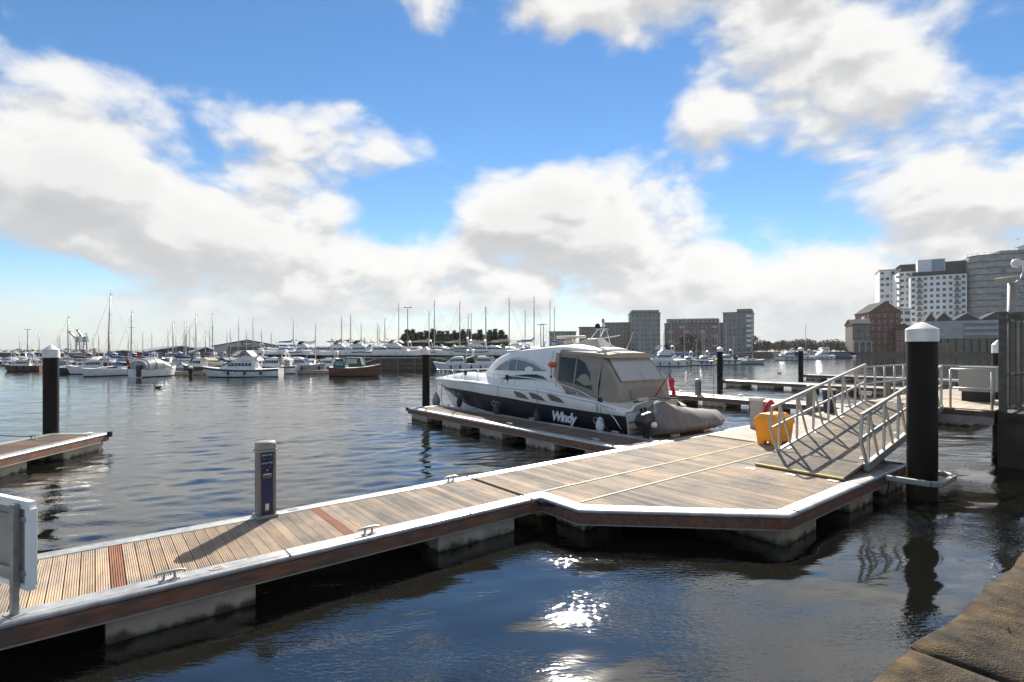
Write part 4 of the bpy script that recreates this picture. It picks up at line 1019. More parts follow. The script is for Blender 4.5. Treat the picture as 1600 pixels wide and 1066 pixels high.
# life buoy light hanging by the canvas
lb = empty('rescue_buoy', YT.matrix_basis @ Vector((3.55,1.53,2.55)), DA+R(90), 'small orange horseshoe buoy hanging on the yacht beside the canvas', 'life buoy')
w = MB(); w.lathe([(.02,-.11),(.15,-.08),(.19,0),(.15,.08),(.02,.11)], n=16, sy=.55); w.build('float', M('orange_float',(.72,.10,.02),None,5,.5), lb, smooth=True)
w = MB(); w.tube([(0,.02,.1),(0,-.08,.5)], .008, 6); w.tube([(0,.02,-.1),(.03,.02,-.4)], .012, 6); w.lathe([(.03,0),(.04,.08),(.02,.1)], (.03,.02,-.5), 10); w.build('lanyard', RUBBER, lb)

# fenders
def fender(x, y, ztop, col_, label, r=.13, ln=.5, zr=None):
    th = empty('fender', YT.matrix_basis @ Vector((x,y,0)), DA+R(90), label, 'fender', 'fenders hung on the motor yacht')
    w = MB(); w.lathe([(.03,-.02),(r*.7,.05),(r,.16),(r,ln*.55),(r*.6,ln*.85),(.035,ln),(.03,ln+.06)], (0,0,ztop-ln), 16); w.build('body', col_, th, smooth=True)
    w = MB(); w.lathe([(r*.62,ln*.84),(r*.3,ln*.95),(.035,ln+.07)], (0,.002,ztop-ln), 14); w.build('end_cap', RUBBER, th, smooth=True)
    w = MB(); w.tube([(0,0,ztop+.04),(0,-.05,zr or 1.66)], .009, 6); w.build('lanyard', ROPE, th)
FW = M('fender_grey', (.36,.34,.31), (.30,.28,.26), 4, .5); FB = M('fender_navy', (.03,.032,.04), None, 4, .5)
fender(11.9, 1.55, .92, FW, 'grey teardrop fender under the yacht\'s bow', .2, .62, 1.6)
fender(9.7, 1.62, .95, FB, 'dark fender hung from the yacht\'s forward rail')
fender(6.2, 2.08, .92, FB, 'dark fender amidships against the finger pontoon')
fender(3.75, 2.10, .92, FB, 'dark fender under the yacht\'s third hull vent')
fender(.75, 2.02, .95, M('fender_white',(.7,.7,.68),None,4,.4), 'white fender at the yacht\'s quarter', .14, .5, 1.3)
# mooring lines
def line(name, label, pts, r=.014):
    w = MB(); w.tube(pts, r, 6); o = w.build(name, ROPE, None, smooth=True); tag(o, label, 'rope', 'mooring lines of the motor yacht'); return o
yl = lambda x,y,z: YT.matrix_basis @ Vector((x,y,z))
line('mooring_line', 'dark bow line from the finger pontoon up to the yacht\'s bow', [P(12.4,20.6,DECK+.08), P(12.9,21.6,.72), yl(12.4,.95,.95), yl(12.6,.75,1.6)])
line('mooring_line', 'dark spring line from a finger cleat to the yacht amidships', [P(12.45,18.3,DECK+.08), P(12.6,17.9,.7), yl(8.6,1.72,1.2), yl(8.9,1.55,1.68)])
line('mooring_line', 'dark stern line from the yacht\'s quarter to the finger pontoon', [yl(1.15,1.72,1.42), yl(.95,1.95,1.0), P(12.5,10.9,DECK+.09)])
for (x,y,z,nm) in ((9.35,1.50,2.12,'black rope coil on the yacht\'s forward rail'),(5.95,1.74,2.06,'black rope coil on the yacht\'s midship rail'),(1.0,1.72,1.50,'black rope coil at the yacht\'s quarter')):
    w = MB(); c = Vector((0,0,0))
    for k in range(4):
        w.tube([(.05*math.cos(a)+.01*k, .02*k-.03, -.08+.11*math.sin(a)) for a in [i*math.pi/5 for i in range(11)]], .013, 5, False)
    w.tube([(0,0,.02),(-.05,.02,-.32)], .012, 5); w.tube([(0,0,.02),(.3,.05,-.30)], .012, 5)
    o = w.build('rope_coil', ROPE, None, smooth=True); o.location = yl(x,y,z); o.rotation_euler = (0,0,DA+R(90)); tag(o, nm, 'rope', 'rope coils on the motor yacht')

# ------------------------------------------------------------------ covered tender on the bathing platform
TD = empty('tender', yl(-.72, 0, .42), DA+R(90), 'inflatable tender under a taut taupe cover across the yacht\'s stern', 'dinghy')
TC = M('tender_cover', (.215,.20,.18), (.165,.152,.135), 2.5, .85, 0, .35, 25, (1,4,1))
w = MB(); rings = []
from mathutils import noise as mn
tab_w = [(1.35,.34),(1.1,.60),(.6,.74),(-.3,.80),(-1.2,.78),(-1.8,.64),(-2.15,.42),(-2.32,.10)]
tab_r = [(1.35,.62),(1.05,.86),(.85,1.10),(.55,1.0),(-.3,.80),(-1.2,.70),(-1.8,.66),(-2.15,.60),(-2.32,.45)]
for i in range(38):
    y = 1.35-(1.35+2.32)*i/37; hw_ = lerp_tab(sorted((a,b) for a,b in tab_w), y); zr = lerp_tab(sorted((a,b) for a,b in tab_r), y); keel = .06+(.16 if y < -1.6 else 0)*((-1.6-y)/.7 if y < -1.6 else 0)
    ring = []
    for k in range(24):
        a = math.pi*k/23
        cx_ = math.cos(a); sz_ = math.sin(a)
        xx = hw_*(abs(cx_)**.55)*(1 if cx_ > 0 else -1); 
        tube_z = .36
        zz = tube_z+(zr-tube_z)*(.55*sz_**2.2+.45*(1-abs(cx_))) if True else 0
        nz = mn.noise(Vector((xx*2.6, y*1.9, 3)))*.032 + .020*math.sin(y*7.5+abs(xx)*6+mn.noise(Vector((y,xx,1)))*4)*(1-.7*sz_)
        ring.append((xx*(1+nz*.6), y, zz+nz))
    low = [(-hw_*1.0, y, .30), (-hw_*.82, y, .13), (-hw_*.35, y, keel), (0,y,keel-.03), (hw_*.35,y,keel), (hw_*.82,y,.13), (hw_*1.0,y,.30)]
    rings.append(ring+low)
w.loft(rings, closed=True, caps=True); w.build('cover', TC, TD, auto=60)
for y in (-.4,-1.5,.7):
    w = MB(); hw_ = lerp_tab(sorted((a,b) for a,b in tab_w), y); w.tube([(-hw_-.012,y,.42),(-hw_*.98-.02,y-.02,.25),(-hw_*.6,y,.06)], .010, 5); w.build('tie_cord', M('cord_pale',(.5,.47,.4),None,6,.8), TD)
for x in (-.35,.3):
    for y in (.6,-1.1):
        w = MB(); w.box((x,y,.02),(.14,.35,.14)); w.build('chock', WHITE, TD, bevel=.02)
# outboard motor
w = MB(); w.loft([[(.17,1.42,.35),(-.17,1.42,.35),(-.17,1.85,.32),(.17,1.85,.32)],[(.20,1.40,.55),(-.20,1.40,.55),(-.20,1.96,.52),(.20,1.96,.52)],[(.17,1.42,.80),(-.17,1.42,.80),(-.15,1.88,.74),(.15,1.88,.74)]], closed=True, caps=True)
ob_ = w.build('outboard_motor', M('outboard_black',(.03,.03,.032),None,5,.3), TD, bevel=.06, seg=3)
w = MB(); w.loft([[(.07,1.50,.36),(-.07,1.50,.36),(-.07,1.72,.36),(.07,1.72,.36)],[(.05,1.50,-.05),(-.05,1.50,-.05),(-.05,1.68,-.05),(.05,1.68,-.05)]], closed=True, caps=True); w.build('drive_leg', RUBBER, ob_)
w = MB(); w.tube([(0,1.35,-.02),(0,1.85,-.02)], [.045,.03], 10)
for k in range(3):
    a = k*2.094; w.bar((0,1.84,-.02),(.12*math.cos(a),1.84,-.02+.12*math.sin(a)),.012,.08)
w.build('propeller', ALU, ob_)
w = MB(); w.lathe([(.02,-.09),(.09,-.06),(.11,0),(.07,.07),(.02,.09)], (-.26,1.55,.42), 12); w.build('clamp_knob', WHITE, ob_, smooth=True)
# ================================================================== the far side of the basin
def col_m(name, c, rough=.5, **k): return M(name, c, None, 3, rough, **k)
HULLW = col_m('hull_white', (.76,.75,.73), .35); HULLG = col_m('hull_grey', (.30,.32,.33), .4); HULLN = col_m('hull_navy', (.02,.025,.045), .35); HULLK = col_m('hull_black', (.02,.02,.022), .45)
HULLB = col_m('hull_blue', (.05,.08,.16), .4); ANTI = col_m('antifoul_blue', (.022,.035,.06), .8); ANTIK = col_m('antifoul_dark', (.03,.03,.03), .8); WOODH = M('varnished_hull', (.15,.055,.025), (.10,.035,.018), 3, .5)
WIND = col_m('boat_window', (.015,.018,.02), .1); MASTM = col_m('mast_alloy', (.40,.40,.39), .45, metal=.3); MASTK = col_m('mast_dark', (.13,.12,.11), .5)
COVB = col_m('cover_blue', (.03,.10,.32), .85); COVN = col_m('cover_navy', (.02,.03,.07), .85); COVT = col_m('cover_tan', (.35,.30,.22), .85); COVG = col_m('cover_green', (.02,.12,.07), .8); COVW = col_m('cover_white', (.55,.55,.54), .7)
SAILS = 'sailing yachts moored across the basin'; MOTORS = 'motor cruisers across the basin'; ASHORE = 'boats laid up ashore behind the dock wall'
def hull_rings(L, B, fb, draft, sheer=.18, n=14, full=.55, rake=.10):
    out = []
    for i in range(n+1):
        u = i/n; x = -L/2+L*u
        w_ = B/2*(1-max(0,(u-full)/(1-full))**2.1)*(.80+.20*min(1,u/.35)); w_ = max(w_, .02)
        zs = fb*(1+sheer*(u-.35)**2*3)
        xr = L*rake*max(0,(u-.6)/.4)**1.5
        out.append([(x-xr*1.0, 0, -draft*(1-.85*max(0,(u-.55)/.45)**2)), (x-xr*.8, w_*.62, -draft*.45), (x-xr*.55, w_*.90, .10), (x-xr*.3, w_*.97, .10+.45*(zs-.1)), (x, w_, zs)])
    return out
def add_hull(th, L, B, fb, draft, mh, ma, stripe=None, **k):
    rg = hull_rings(L, B, fb, draft, **k); w = MB()
    for side in (1,-1):
        for c in range(4):
            w.mi = 0 if c >= 2 else 1
            if stripe and c == 3: w.mi = 0
            a = [[(p[c][0], side*p[c][1], p[c][2]), (p[c+1][0], side*p[c+1][1], p[c+1][2])] for p in rg]
            w.loft(a if side > 0 else [q[::-1] for q in a])
    w.mi = 0
    w.face([(p[0], p[1], p[2]) for p in rg[0]]+[(p[0], -p[1], p[2]) for p in reversed(rg[0])])
    o = w.build('hull', [mh, ma], th, auto=45)
    w = MB(); w.loft([[(p[4][0],p[4][1],p[4][2]),(p[4][0],0,p[4][2]+.06),(p[4][0],-p[4][1],p[4][2])] for p in rg]); w.build('deck', HULLW, th)
    if stripe:
        for side in (1,-1):
            w = MB(); w.loft([[(p[4][0]-.02,side*(p[4][1]*.995+.012),p[4][2]-.06),(p[4][0]-.03,side*(p[4][1]*.985+.014),p[4][2]-.06-.22*fb)] for p in rg]); w.build('hull_stripe', stripe, th)
    return rg
def sailboat(loc, rz, L, mast, label, mh=None, cover=None, z=0.0, group=SAILS, ma=None, lean=0.0, rig=True):
    th = empty('sailing_yacht', (loc.x, loc.y, z), rz, label, 'sailing yacht', group)
    B, fb = L*.31, L*.10+.12
    add_hull(th, L, B, fb, .55 if z < .5 else .75, mh or HULLW, ma or ANTI)
    w = MB(); c0, c1 = -.10*L, .24*L
    rg = []
    for i in range(7):
        u = i/6; x = c0+(c1-c0)*u; hb = B*.30*(1-.45*u); h = .38*(1-.55*u**2)
        rg.append([(x,hb,fb),(x,hb*.9,fb+h*.8),(x,hb*.55,fb+h),(x,-hb*.55,fb+h),(x,-hb*.9,fb+h*.8),(x,-hb,fb)])
    w.loft(rg, caps=True); w.build('cabin', HULLW, th, auto=40)
    for sd in (1,-1):
        w = MB(); w.bar((-.02*L,sd*B*.285,fb+.2),(.13*L,sd*B*.235,fb+.18),.03,.12); w.build('cabin_window', WIND, th)
    mx = .08*L
    w = MB(); w.tube([(mx,0,fb+.3),(mx-lean*.2,0,mast*.5),(mx-lean,0,mast)], [.075,.07,.05], 8); w.build('mast', MASTM, th, smooth=True)
    w = MB(); w.tube([(mx,0,fb+1.15),(mx-.40*L,0,fb+1.2)], .05, 6); w.build('boom', MASTM, th)
    if cover is not None:
        w = MB(); w.tube([(mx-.02,0,fb+1.9),(mx-.05*L,0,fb+1.42),(mx-.2*L,0,fb+1.36),(mx-.40*L,0,fb+1.28)], [.06,.17,.14,.07], 8); w.build('sail_cover', cover, th, smooth=True)
    w = MB()
    for f_ in (.52,.76): w.bar((mx-lean*f_,-B*.26,mast*f_),(mx-lean*f_,B*.26,mast*f_),.05,.04)
    w.build('spreader', MASTM, th)
    if rig:
        w = MB(); top = (mx-lean,0,mast-.15)
        w.tube([top,(L/2-.25,0,fb+.2)], .012, 4); w.tube([top,(-L/2+.1,0,fb+.1)], .006, 4)
        for sd in (1,-1): w.tube([top,(mx-lean*.52,sd*B*.26,mast*.52),(mx-.1,sd*B*.46,fb)], .006, 4)
        w.build('rigging', MASTK, th)
        w = MB(); w.tube([(mx-lean,0,mast),(mx-lean,0,mast+.5)], .012, 4); w.box((mx-lean-.12,0,mast+.08),(.3,.03,.05)); w.build('masthead_gear', MASTK, th)
    # guard wires and sprayhood
    w = MB(); w.loft([[(c0-.05*L,y,fb+.28),(c0+.02*L,y*.95,fb+.78),(c0+.10*L,y*.85,fb+.42)] for y in (B*.30,B*.15,0,-B*.15,-B*.30)]); w.build('sprayhood', cover or COVN, th, solid=.02)
    if z > .5:
        for sx in (-.25,.2):
            for sd in (1,-1):
                w = MB(); w.bar((sx*L,sd*B*.62,-z+LZ),(sx*L,sd*B*.42,.12),.09,.09); w.build('cradle_prop', MASTK, th)
        w = MB(); w.loft([[(.14*L,.06,-.4),(.14*L,-.06,-.4)],[(-.10*L,.06,-.4),(-.10*L,-.06,-.4)],[(-.12*L,.05,-z+LZ+.05),(-.12*L,-.05,-z+LZ+.05)],[(.08*L,.05,-z+LZ+.05),(.08*L,-.05,-z+LZ+.05)]], closed=False); w.build('keel', ma or ANTI, th, solid=.08)
    return th
def cruiser(loc, rz, L, label, mh=None, stripe=None, fly=False, cover=None, z=0.0, group=MOTORS, ma=None, h=1.0, arch=True):
    th = empty('motor_cruiser', (loc.x, loc.y, z), rz, label, 'motor boat', group)
    B, fb = L*.33, (L*.085+.38)*h
    add_hull(th, L, B, fb, .35, mh or HULLW, ma or ANTI, stripe, full=.5, rake=.16, sheer=.3)
    ch = (.095*L+.45)*h
    def sup(x0, x1, z0, hh, wf, name, mat, front=.45, back=.12):
        w = MB(); rings = []
        for i in range(10):
            u = i/9; x = x0+(x1-x0)*u; up = min(1, u/back if u < back else 1, (1-u)/front if u > 1-front else 1); up = max(0,up)**.7
            hb = B*wf*(1-.35*max(0,(u-.5)/.5)**1.5); zz = z0+max(.03,hh*up)
            rings.append([(x,hb,z0-.05),(x,hb*.94,z0+(zz-z0)*.7),(x,hb*.72,zz),(x,0,zz+.03),(x,-hb*.72,zz),(x,-hb*.94,z0+(zz-z0)*.7),(x,-hb,z0-.05)])
        w.loft(rings, caps=True); return w.build(name, mat, th, auto=40)
    x0, x1 = -.22*L, .26*L
    sup(x0, x1, fb+.02, ch, .40, 'coachroof', HULLW, .5)
    for sd in (1,-1):
        w = MB(); n = 7
        for i in range(n):
            u0, u1 = i/n+.012, (i+1)/n-.012; xa, xb = x0+(x1-x0)*(.10+.62*u0), x0+(x1-x0)*(.10+.62*u1)
            def hbx(x): u = (x-x0)/(x1-x0); return B*.40*.965*(1-.35*max(0,(u-.5)/.5)**1.5)+.02
            za, zb = fb+ch*.38, fb+ch*(.72 if i < n-1 else .5)
            w.face([(xa,sd*hbx(xa),za),(xb,sd*hbx(xb),za),(xb,sd*(hbx(xb)-.03),zb),(xa,sd*(hbx(xa)-.03),fb+ch*.72)][::sd])
        w.build('side_window', WIND, th)
        w = MB(); w.face([(x,sd*(B*.485*(1-max(0,((x+L/2)/L-.5)/.5)**2.1)+.02),fb*zf) for x, zf in ((.0*L,.62),(.16*L,.64),(.16*L,.78),(.0*L,.76))][::sd]); w.build('hull_window', WIND, th)
    w = MB(); w.loft([[(x0+(x1-x0)*.66,y*B*.30,fb+ch*.98),(x0+(x1-x0)*.92,y*B*.24,fb+ch*.35)] for y in (1,.5,0,-.5,-1)]); w.build('windscreen', WIND, th, solid=.02)
    if fly:
        sup(x0-.03*L, x0+.52*(x1-x0)+.3, fb+ch, .62*h, .36, 'flybridge', HULLW, .35)
        w = MB(); w.loft([[(x0+.05*L,y*B*.34,fb+ch+.62*h),(x0+.12*L,y*B*.34,fb+ch+1.35*h),(x0+.25*L,y*B*.32,fb+ch+1.35*h),(x0+.32*L,y*B*.28,fb+ch+.62*h)] for y in (1,.95,0,-.95,-1)]); w.build('bimini', cover or COVN, th, solid=.03)
    if arch:
        w = MB(); zt = fb+ch+(.75 if not fly else 1.1)
        w.tube([(x0+.02*L,B*.36,fb),(x0-.03*L,B*.30,zt),(x0-.03*L,-B*.30,zt),(x0+.02*L,-B*.36,fb)], .07, 8); w.build('radar_arch', HULLW, th, smooth=True)
        w = MB(); w.lathe([(.05,0),(.26,.04),(.26,.16),(.1,.24)], (x0-.03*L,0,zt+.02), 12); w.tube([(x0-.03*L,.2,zt),(x0-.06*L,.25,zt+1.0)], .015, 4); w.build('radar', HULLW, th)
    if cover is not None and not fly:
        w = MB(); w.loft([[(-.40*L,y*B*.40,fb),(-.38*L,y*B*.37,fb+ch*.75),(-.24*L,y*B*.37,fb+ch*1.05),(-.15*L,y*B*.36,fb+ch*1.0)] for y in (1,.9,.4,-.4,-.9,-1)]); w.build('cockpit_cover', cover, th, solid=.03)
    w = MB(); rg = hull_rings(L, B, fb, .3, full=.5, rake=.16, sheer=.3)
    for sd in (1,-1):
        pts = [(p[4][0]-.05, sd*(p[4][1]-.06), p[4][2]+.55) for p in rg[7:]]
        w.tube(pts, .018, 4)
        for p in rg[7::2]: w.tube([(p[4][0]-.05,sd*(p[4][1]-.06),p[4][2]),(p[4][0]-.05,sd*(p[4][1]-.06),p[4][2]+.55)], .014, 4)
    w.build('guard_rail', STEEL, th)
    if z < .5:
        w = MB()
        for u in (.25,.5,.75): w.lathe([(.04,0),(.12,.1),(.12,.45),(.04,.55)], (-L/2+L*u*.8, -(B/2+.06), .25), 8)
        w.build('fender_row', FB, th)
        w = MB()
        for u in (.25,.5,.75): w.lathe([(.04,0),(.12,.1),(.12,.45),(.04,.55)], (-L/2+L*u*.8, (B/2+.06), .25), 8)
        w.build('fender_row', FB, th)
    else:
        for sx in (-.25,.2):
            for sd in (1,-1):
                w = MB(); w.bar((sx*L,sd*B*.6,-z+LZ),(sx*L,sd*B*.40,.12),.09,.09); w.build('cradle_prop', MASTK, th)
    return th
def D(y): return F_PX*CAM_H/(y-HY)
LEFT, RIGHT = math.pi, 0.0
# ---- front row, left marina (pixel of hull centre, pixel row of waterline)
cruiser(AT(35,D(580)), R(200), 4.2, 'dark red-brown motor launch at the far left of the marina', WOODH, None, False, COVN, ma=ANTIK)
cruiser(AT(57,D(579)), R(40), 4.6, 'white motor cruiser moored next to the dark red-brown launch')
sailboat(AT(114,D(584)), R(240), 6.2, ZH(497,D(584)), 'black-hulled sloop with a bare mast in the marina', HULLK, COVN, ma=ANTIK)
cruiser(AT(143,D(584)-.5), R(215), 5.0, 'small white cabin boat tucked behind the white sloop\'s bow', None, None, False, COVN)
sailboat(AT(177,D(587)), R(242), 6.6, ZH(461,D(587)), 'white sloop with tall mast, bright blue sail cover and a red ensign', HULLW, COVB, lean=.25)
th = empty('boat_flag', AT(199,D(587)-2.2,.9), R(20), 'small red ensign drooping at the white sloop\'s stern', 'flag')
w = MB(); w.tube([(0,0,0),(-.15,0,1.3)], .025, 6); w.build('staff', MASTK, th)
w = MB(); w.loft([[(-.13,0,1.25),(-.1,.05,.8),(-.15,0,.45)],[(.05,.08,1.05),(.1,-.05,.7),(.05,.06,.35)],[(.2,0,.85),(.2,.06,.55),(.16,0,.25)]]); w.build('flag', MATS['ensign_red'], th, smooth=True, solid=.01)
sailboat(AT(211,D(585)), R(255), 6.4, ZH(489,D(585)), 'dark blue sloop with a red flag halfway up its mast', HULLN, COVN, lean=.1)
q = AT(215,D(585)-.3, ZH(560,D(585)))
th = empty('boat_flag', q, 0, 'red and white flag flying from the dark blue sloop\'s rigging', 'flag')
w = MB(); w.loft([[(0,0,0),(0,0,.55)],[(.2,.1,-.05),(.2,.1,.5)],[(.4,0,-.12),(.4,0,.42)]]); w.build('cloth', MATS['ensign_red'], th, solid=.01)
w = MB(); w.tube([(0,0,-.8),(0,0,1.6)], .015, 5); w.build('halyard', MASTK, th)
# dome-hooded boat seen from astern
dd = D(588); th = empty('hooded_boat', AT(245,dd), R(80), 'white boat with a tall rounded see-through hood, seen end-on', 'motor boat', MOTORS)
add_hull(th, 5.5, 2.5, .85, .3, HULLW, ANTIK, None, full=.5)
w = MB(); rings = []
for i in range(8):
    u = i/7; x = -2.5+3.4*u; s_ = math.sin(math.pi*(.22+.68*u))**.6; rings.append([(x,1.18*math.cos(a),.8+1.35*s_*math.sin(a)**.7) for a in [math.pi*k/12 for k in range(13)]])
w.loft(rings, caps=True); w.build('hood', M('hood_grey',(.36,.36,.35),(.22,.21,.20),1.2,.35), th, auto=50)
for i in (1,3,5):
    w = MB(); w.tube([(p[0],p[1]*1.01,p[2]*1.01) for p in rings[i]], .035, 6); w.build('hood_bow', HULLW, th, smooth=True)
w = MB(); w.box((-2.75,-.45,.7),(.45,.5,1.25)); w.build('outboard_motor', HULLK, th, bevel=.1, seg=3)
w = MB(); w.box((-2.45,1.1,.7),(.3,.25,1.1)); w.build('stern_fender', HULLK, th, bevel=.08)
sailboat(AT(277,D(583)), R(205), 5.8, ZH(506,D(583)), 'low blue-grey sloop beside the hooded boat', HULLG, COVN)
cruiser(AT(312,D(584)), R(160), 6.2, 'brown open launch with a pointed bow behind the navy-striped yacht', WOODH, None, False, COVT, ma=ANTIK, arch=False)
cruiser(AT(377,D(589)), R(187), 8.5, 'large white flybridge yacht with a navy sheer stripe and a row of fenders', HULLW, HULLN, True, COVW, h=.78)
cruiser(AT(425,D(584)), R(180), 6.5, 'white motor cruiser with navy stripe behind the flybridge yacht\'s stern', HULLW, HULLN, False, COVW)
cruiser(AT(468,D(583)), R(5), 6.6, 'silver sports cruiser with a sloping dark window on the marina pontoon', HULLG, None, False, None)
cruiser(AT(510,D(582)+1), R(180), 5.5, 'white motor cruiser between the small pile and the green wheelhouse boat', HULLW, None, False, COVW)
# wooden boat with green wheelhouse
dd = D(588); th = empty('fishing_boat', AT(556,dd), R(4), 'varnished wooden fishing boat with a green wheelhouse and canopy', 'boat')
add_hull(th, 5.6, 2.2, .95, .4, WOODH, ANTIK, None, full=.55, rake=.08, sheer=.35)
w = MB(); w.loft([[(-2.4,.75,.9),(-1.0,.75,.9),(-1.0,-.75,.9),(-2.4,-.75,.9)],[(-2.2,.7,1.75),(-1.2,.7,1.75),(-1.2,-.7,1.75),(-2.2,-.7,1.75)],[(-2.0,.6,2.0),(-1.25,.6,2.0),(-1.25,-.6,2.0),(-2.0,-.6,2.0)]], closed=True, caps=True); w.build('wheelhouse', COVG, th)
w = MB(); w.face([(-2.33,-.6,1.2),(-2.33,.6,1.2),(-2.22,.55,1.7),(-2.22,-.55,1.7)]); w.face([(-2.1,-.74,1.25),(-1.2,-.74,1.25),(-1.25,-.71,1.7),(-2.1,-.71,1.7)]); w.build('wheelhouse_window', HULLG, th)
w = MB(); w.loft([[(-1.1,y*.8,1.2),(-1.0,y*.8,2.15),(.6,y*.8,2.1),(.8,y*.8,1.3)] for y in (1,0,-1)]); w.build('canopy', COVG, th, solid=.03)
w = MB(); w.face([(-.9,-.83,1.45),(.3,-.83,1.45),(.3,-.82,2.0),(-.9,-.82,2.0)]); w.build('canopy_window', COVW, th)
w = MB(); w.tube([(1.0,0,.9),(.95,0,ZH(528,dd))], .05, 6); w.tube([(1.0,0,1.6),(2.3,0,2.0)], .035, 6); w.build('mast', MASTM, th)
for k in range(4):
    w = MB(); w.tube([(2.2+.12*k,-.8+.5*k,.9),(2.3+.12*k,-.8+.5*k,1.45)], .03, 6); w.build('bulwark_post', MASTK, th)
# pontoon and piles of that marina
for (xa, xb, yy, nm) in ((430,520,584,'low dark marina pontoon in front of the silver sports cruiser'),(255,325,586,'low marina pontoon between the hooded boat and the flybridge yacht'),(70,150,583,'low marina pontoon under the black-hulled sloop')):
    d = D(yy); c = AT((xa+xb)/2, d); th = empty('marina_pontoon', c, 0, nm, 'pontoon', 'far marina pontoons'); Lp = (xb-xa)*d/F_PX
    w = MB(); w.box((0,.6,.35),(Lp,1.2,.14)); w.build('deck', BOARD_G, th)
    w = MB(); w.box((0,.6,.12),(Lp-.4,1.0,.34)); w.build('float', CONC, th)
for x, yy, yt, nm in ((298,589,572,'short dark pile with white cap beside the brown launch'),(498,583,568,'short dark pile with white cap beside the silver sports cruiser')):
    d = D(yy); q = AT(x,d); zt = ZH(yt,d); pile(q.x,q.y,.2,zt,zt-.25,nm,n=12)
# ---- second row: masts behind
SL = 'slim white sloop with bare mast in the crowd of far moored yachts'
r = random.Random(3)
for x, yt, d in ((66,520,120),(86,522,130),(98,518,125),(132,520,120),(160,515,110),(166,530,120),(283,506,84),(297,512,90),(301,513,104),(313,494,86),(326,520,105),(338,492,84),(377,498,112),(400,500,96),(26,528,130),(48,530,140),(106,524,128),(120,520,132),(150,524,118),(176,522,124),(196,520,116),(228,522,112),(240,518,124),(258,515,110),(270,522,120),(290,518,116),(306,520,122),(332,515,110),(350,518,116),(364,515,120),(388,517,116),(412,514,112),(427,520,114)):
    hc, cv = r.choice(['white','white','grey']), r.choice(['bright blue','navy','no'])
    sailboat(AT(x,d), r.choice([R(20),R(200),R(160),R(240)]), r.uniform(6.5,8), ZH(yt,d), 'slim '+hc+' sloop with '+cv+' sail cover in the crowd near the boat sheds', {'white':HULLW,'grey':HULLG}[hc], {'bright blue':COVB,'navy':COVN,'no':None}[cv], rig=True)
MCW = 'moored among the crowded berths near the boat sheds'
for x, d, L in ((15,98,6),(75,96,6.5),(92,104,6),(112,100,6.5),(128,92,6),(150,98,6.5),(168,94,6),(196,90,6.5),(222,86,6.5),(236,96,6),(262,88,6.5),(270,98,6.5),(292,84,6.5),(308,95,6.5),(322,90,6.5),(336,98,6.5),(352,86,6),(396,92,6.5),(412,98,6.5),(446,80,6),(486,79,6)):
    hc, cv = r.choice(['white','white','navy','grey']), r.choice(['no','tan','navy'])
    cruiser(AT(x,d), r.choice([R(15),R(195),R(165),R(230),R(-70)]), L, hc+' cabin cruiser with '+cv+' canvas '+MCW, {'white':HULLW,'navy':HULLN,'grey':HULLG}[hc], None, False, {'no':None,'tan':COVT,'navy':COVN}[cv], h=.8, group='cruisers in the crowded berths')
# ---- boats ashore on the hard behind the dock wall
SLA = 'white yacht with dark bottom standing ashore behind the dock wall'
for x, yt, d in ((453,500,104),(489,508,108),(529,497,92),(543,493,88),(560,507,104),(585,508,100),(597,512,108),(606,500,94),(629,476,90),(665,487,92),(684,471,86),(714,496,96),(724,473,84),(736,492,104),(741,491,98),(754,483,92),(764,481,90),(790,469,86),(816,487,98),(829,466,88),(864,472,96),(871,483,104)):
    hc, cv, an = r.choice(['white','white','grey']), r.choice(['no','blue','tan']), r.choice(['blue','blue','black'])
    sailboat(AT(x,d), r.choice([R(10),R(190),R(175),R(-12)]), r.uniform(6.8,8.2), ZH(yt,d)-LZ-.55, hc+' yacht with '+an+' bottom and '+cv+' sail cover standing ashore behind the dock wall', {'white':HULLW,'grey':HULLG}[hc], {'no':None,'blue':COVB,'tan':COVT}[cv], z=LZ+.55, group=ASHORE, ma={'blue':ANTI,'black':ANTIK}[an], rig=True)
MCA = 'white motor cruiser propped ashore with dark blue bottom'
for x, d, L, fl in ((420,120,8,0),(448,98,8,0),(478,90,8,1),(505,86,8.5,0),(535,84,8,1),(566,84,8.5,1),(598,83,8.5,0),(622,82,9,1),(655,88,8,0),(690,86,9,0),(716,84,9,0),(750,84,9.5,1),(776,84,9,0),(800,90,9,1),(835,94,9,0),(880,100,9,0),(915,104,9,1)):
    st, cv = r.choice([None,None,HULLN]), r.choice(['no','tan','navy'])
    cruiser(AT(x,d), r.choice([R(8),R(185),R(172),R(-8)]), L*.86, 'white '+('flybridge' if fl else 'low')+' cruiser with '+('navy stripe and ' if st else '')+cv+' canvas, propped ashore behind the dock wall', HULLW, st, bool(fl), {'no':None,'tan':COVT,'navy':COVN}[cv], z=LZ+.30, group=ASHORE, ma=ANTI, h=.70)
# afloat in front of the wall, right of the slim pile
cruiser(AT(712,D(579)), R(185), 6.5, 'white cabin cruiser afloat below the dock wall, nearer the slim pile', HULLW, None, False, None)
cruiser(AT(757,D(579)), R(10), 6.8, 'white cabin cruiser afloat below the dock wall with a tall windscreen', HULLW, None, False, COVW)
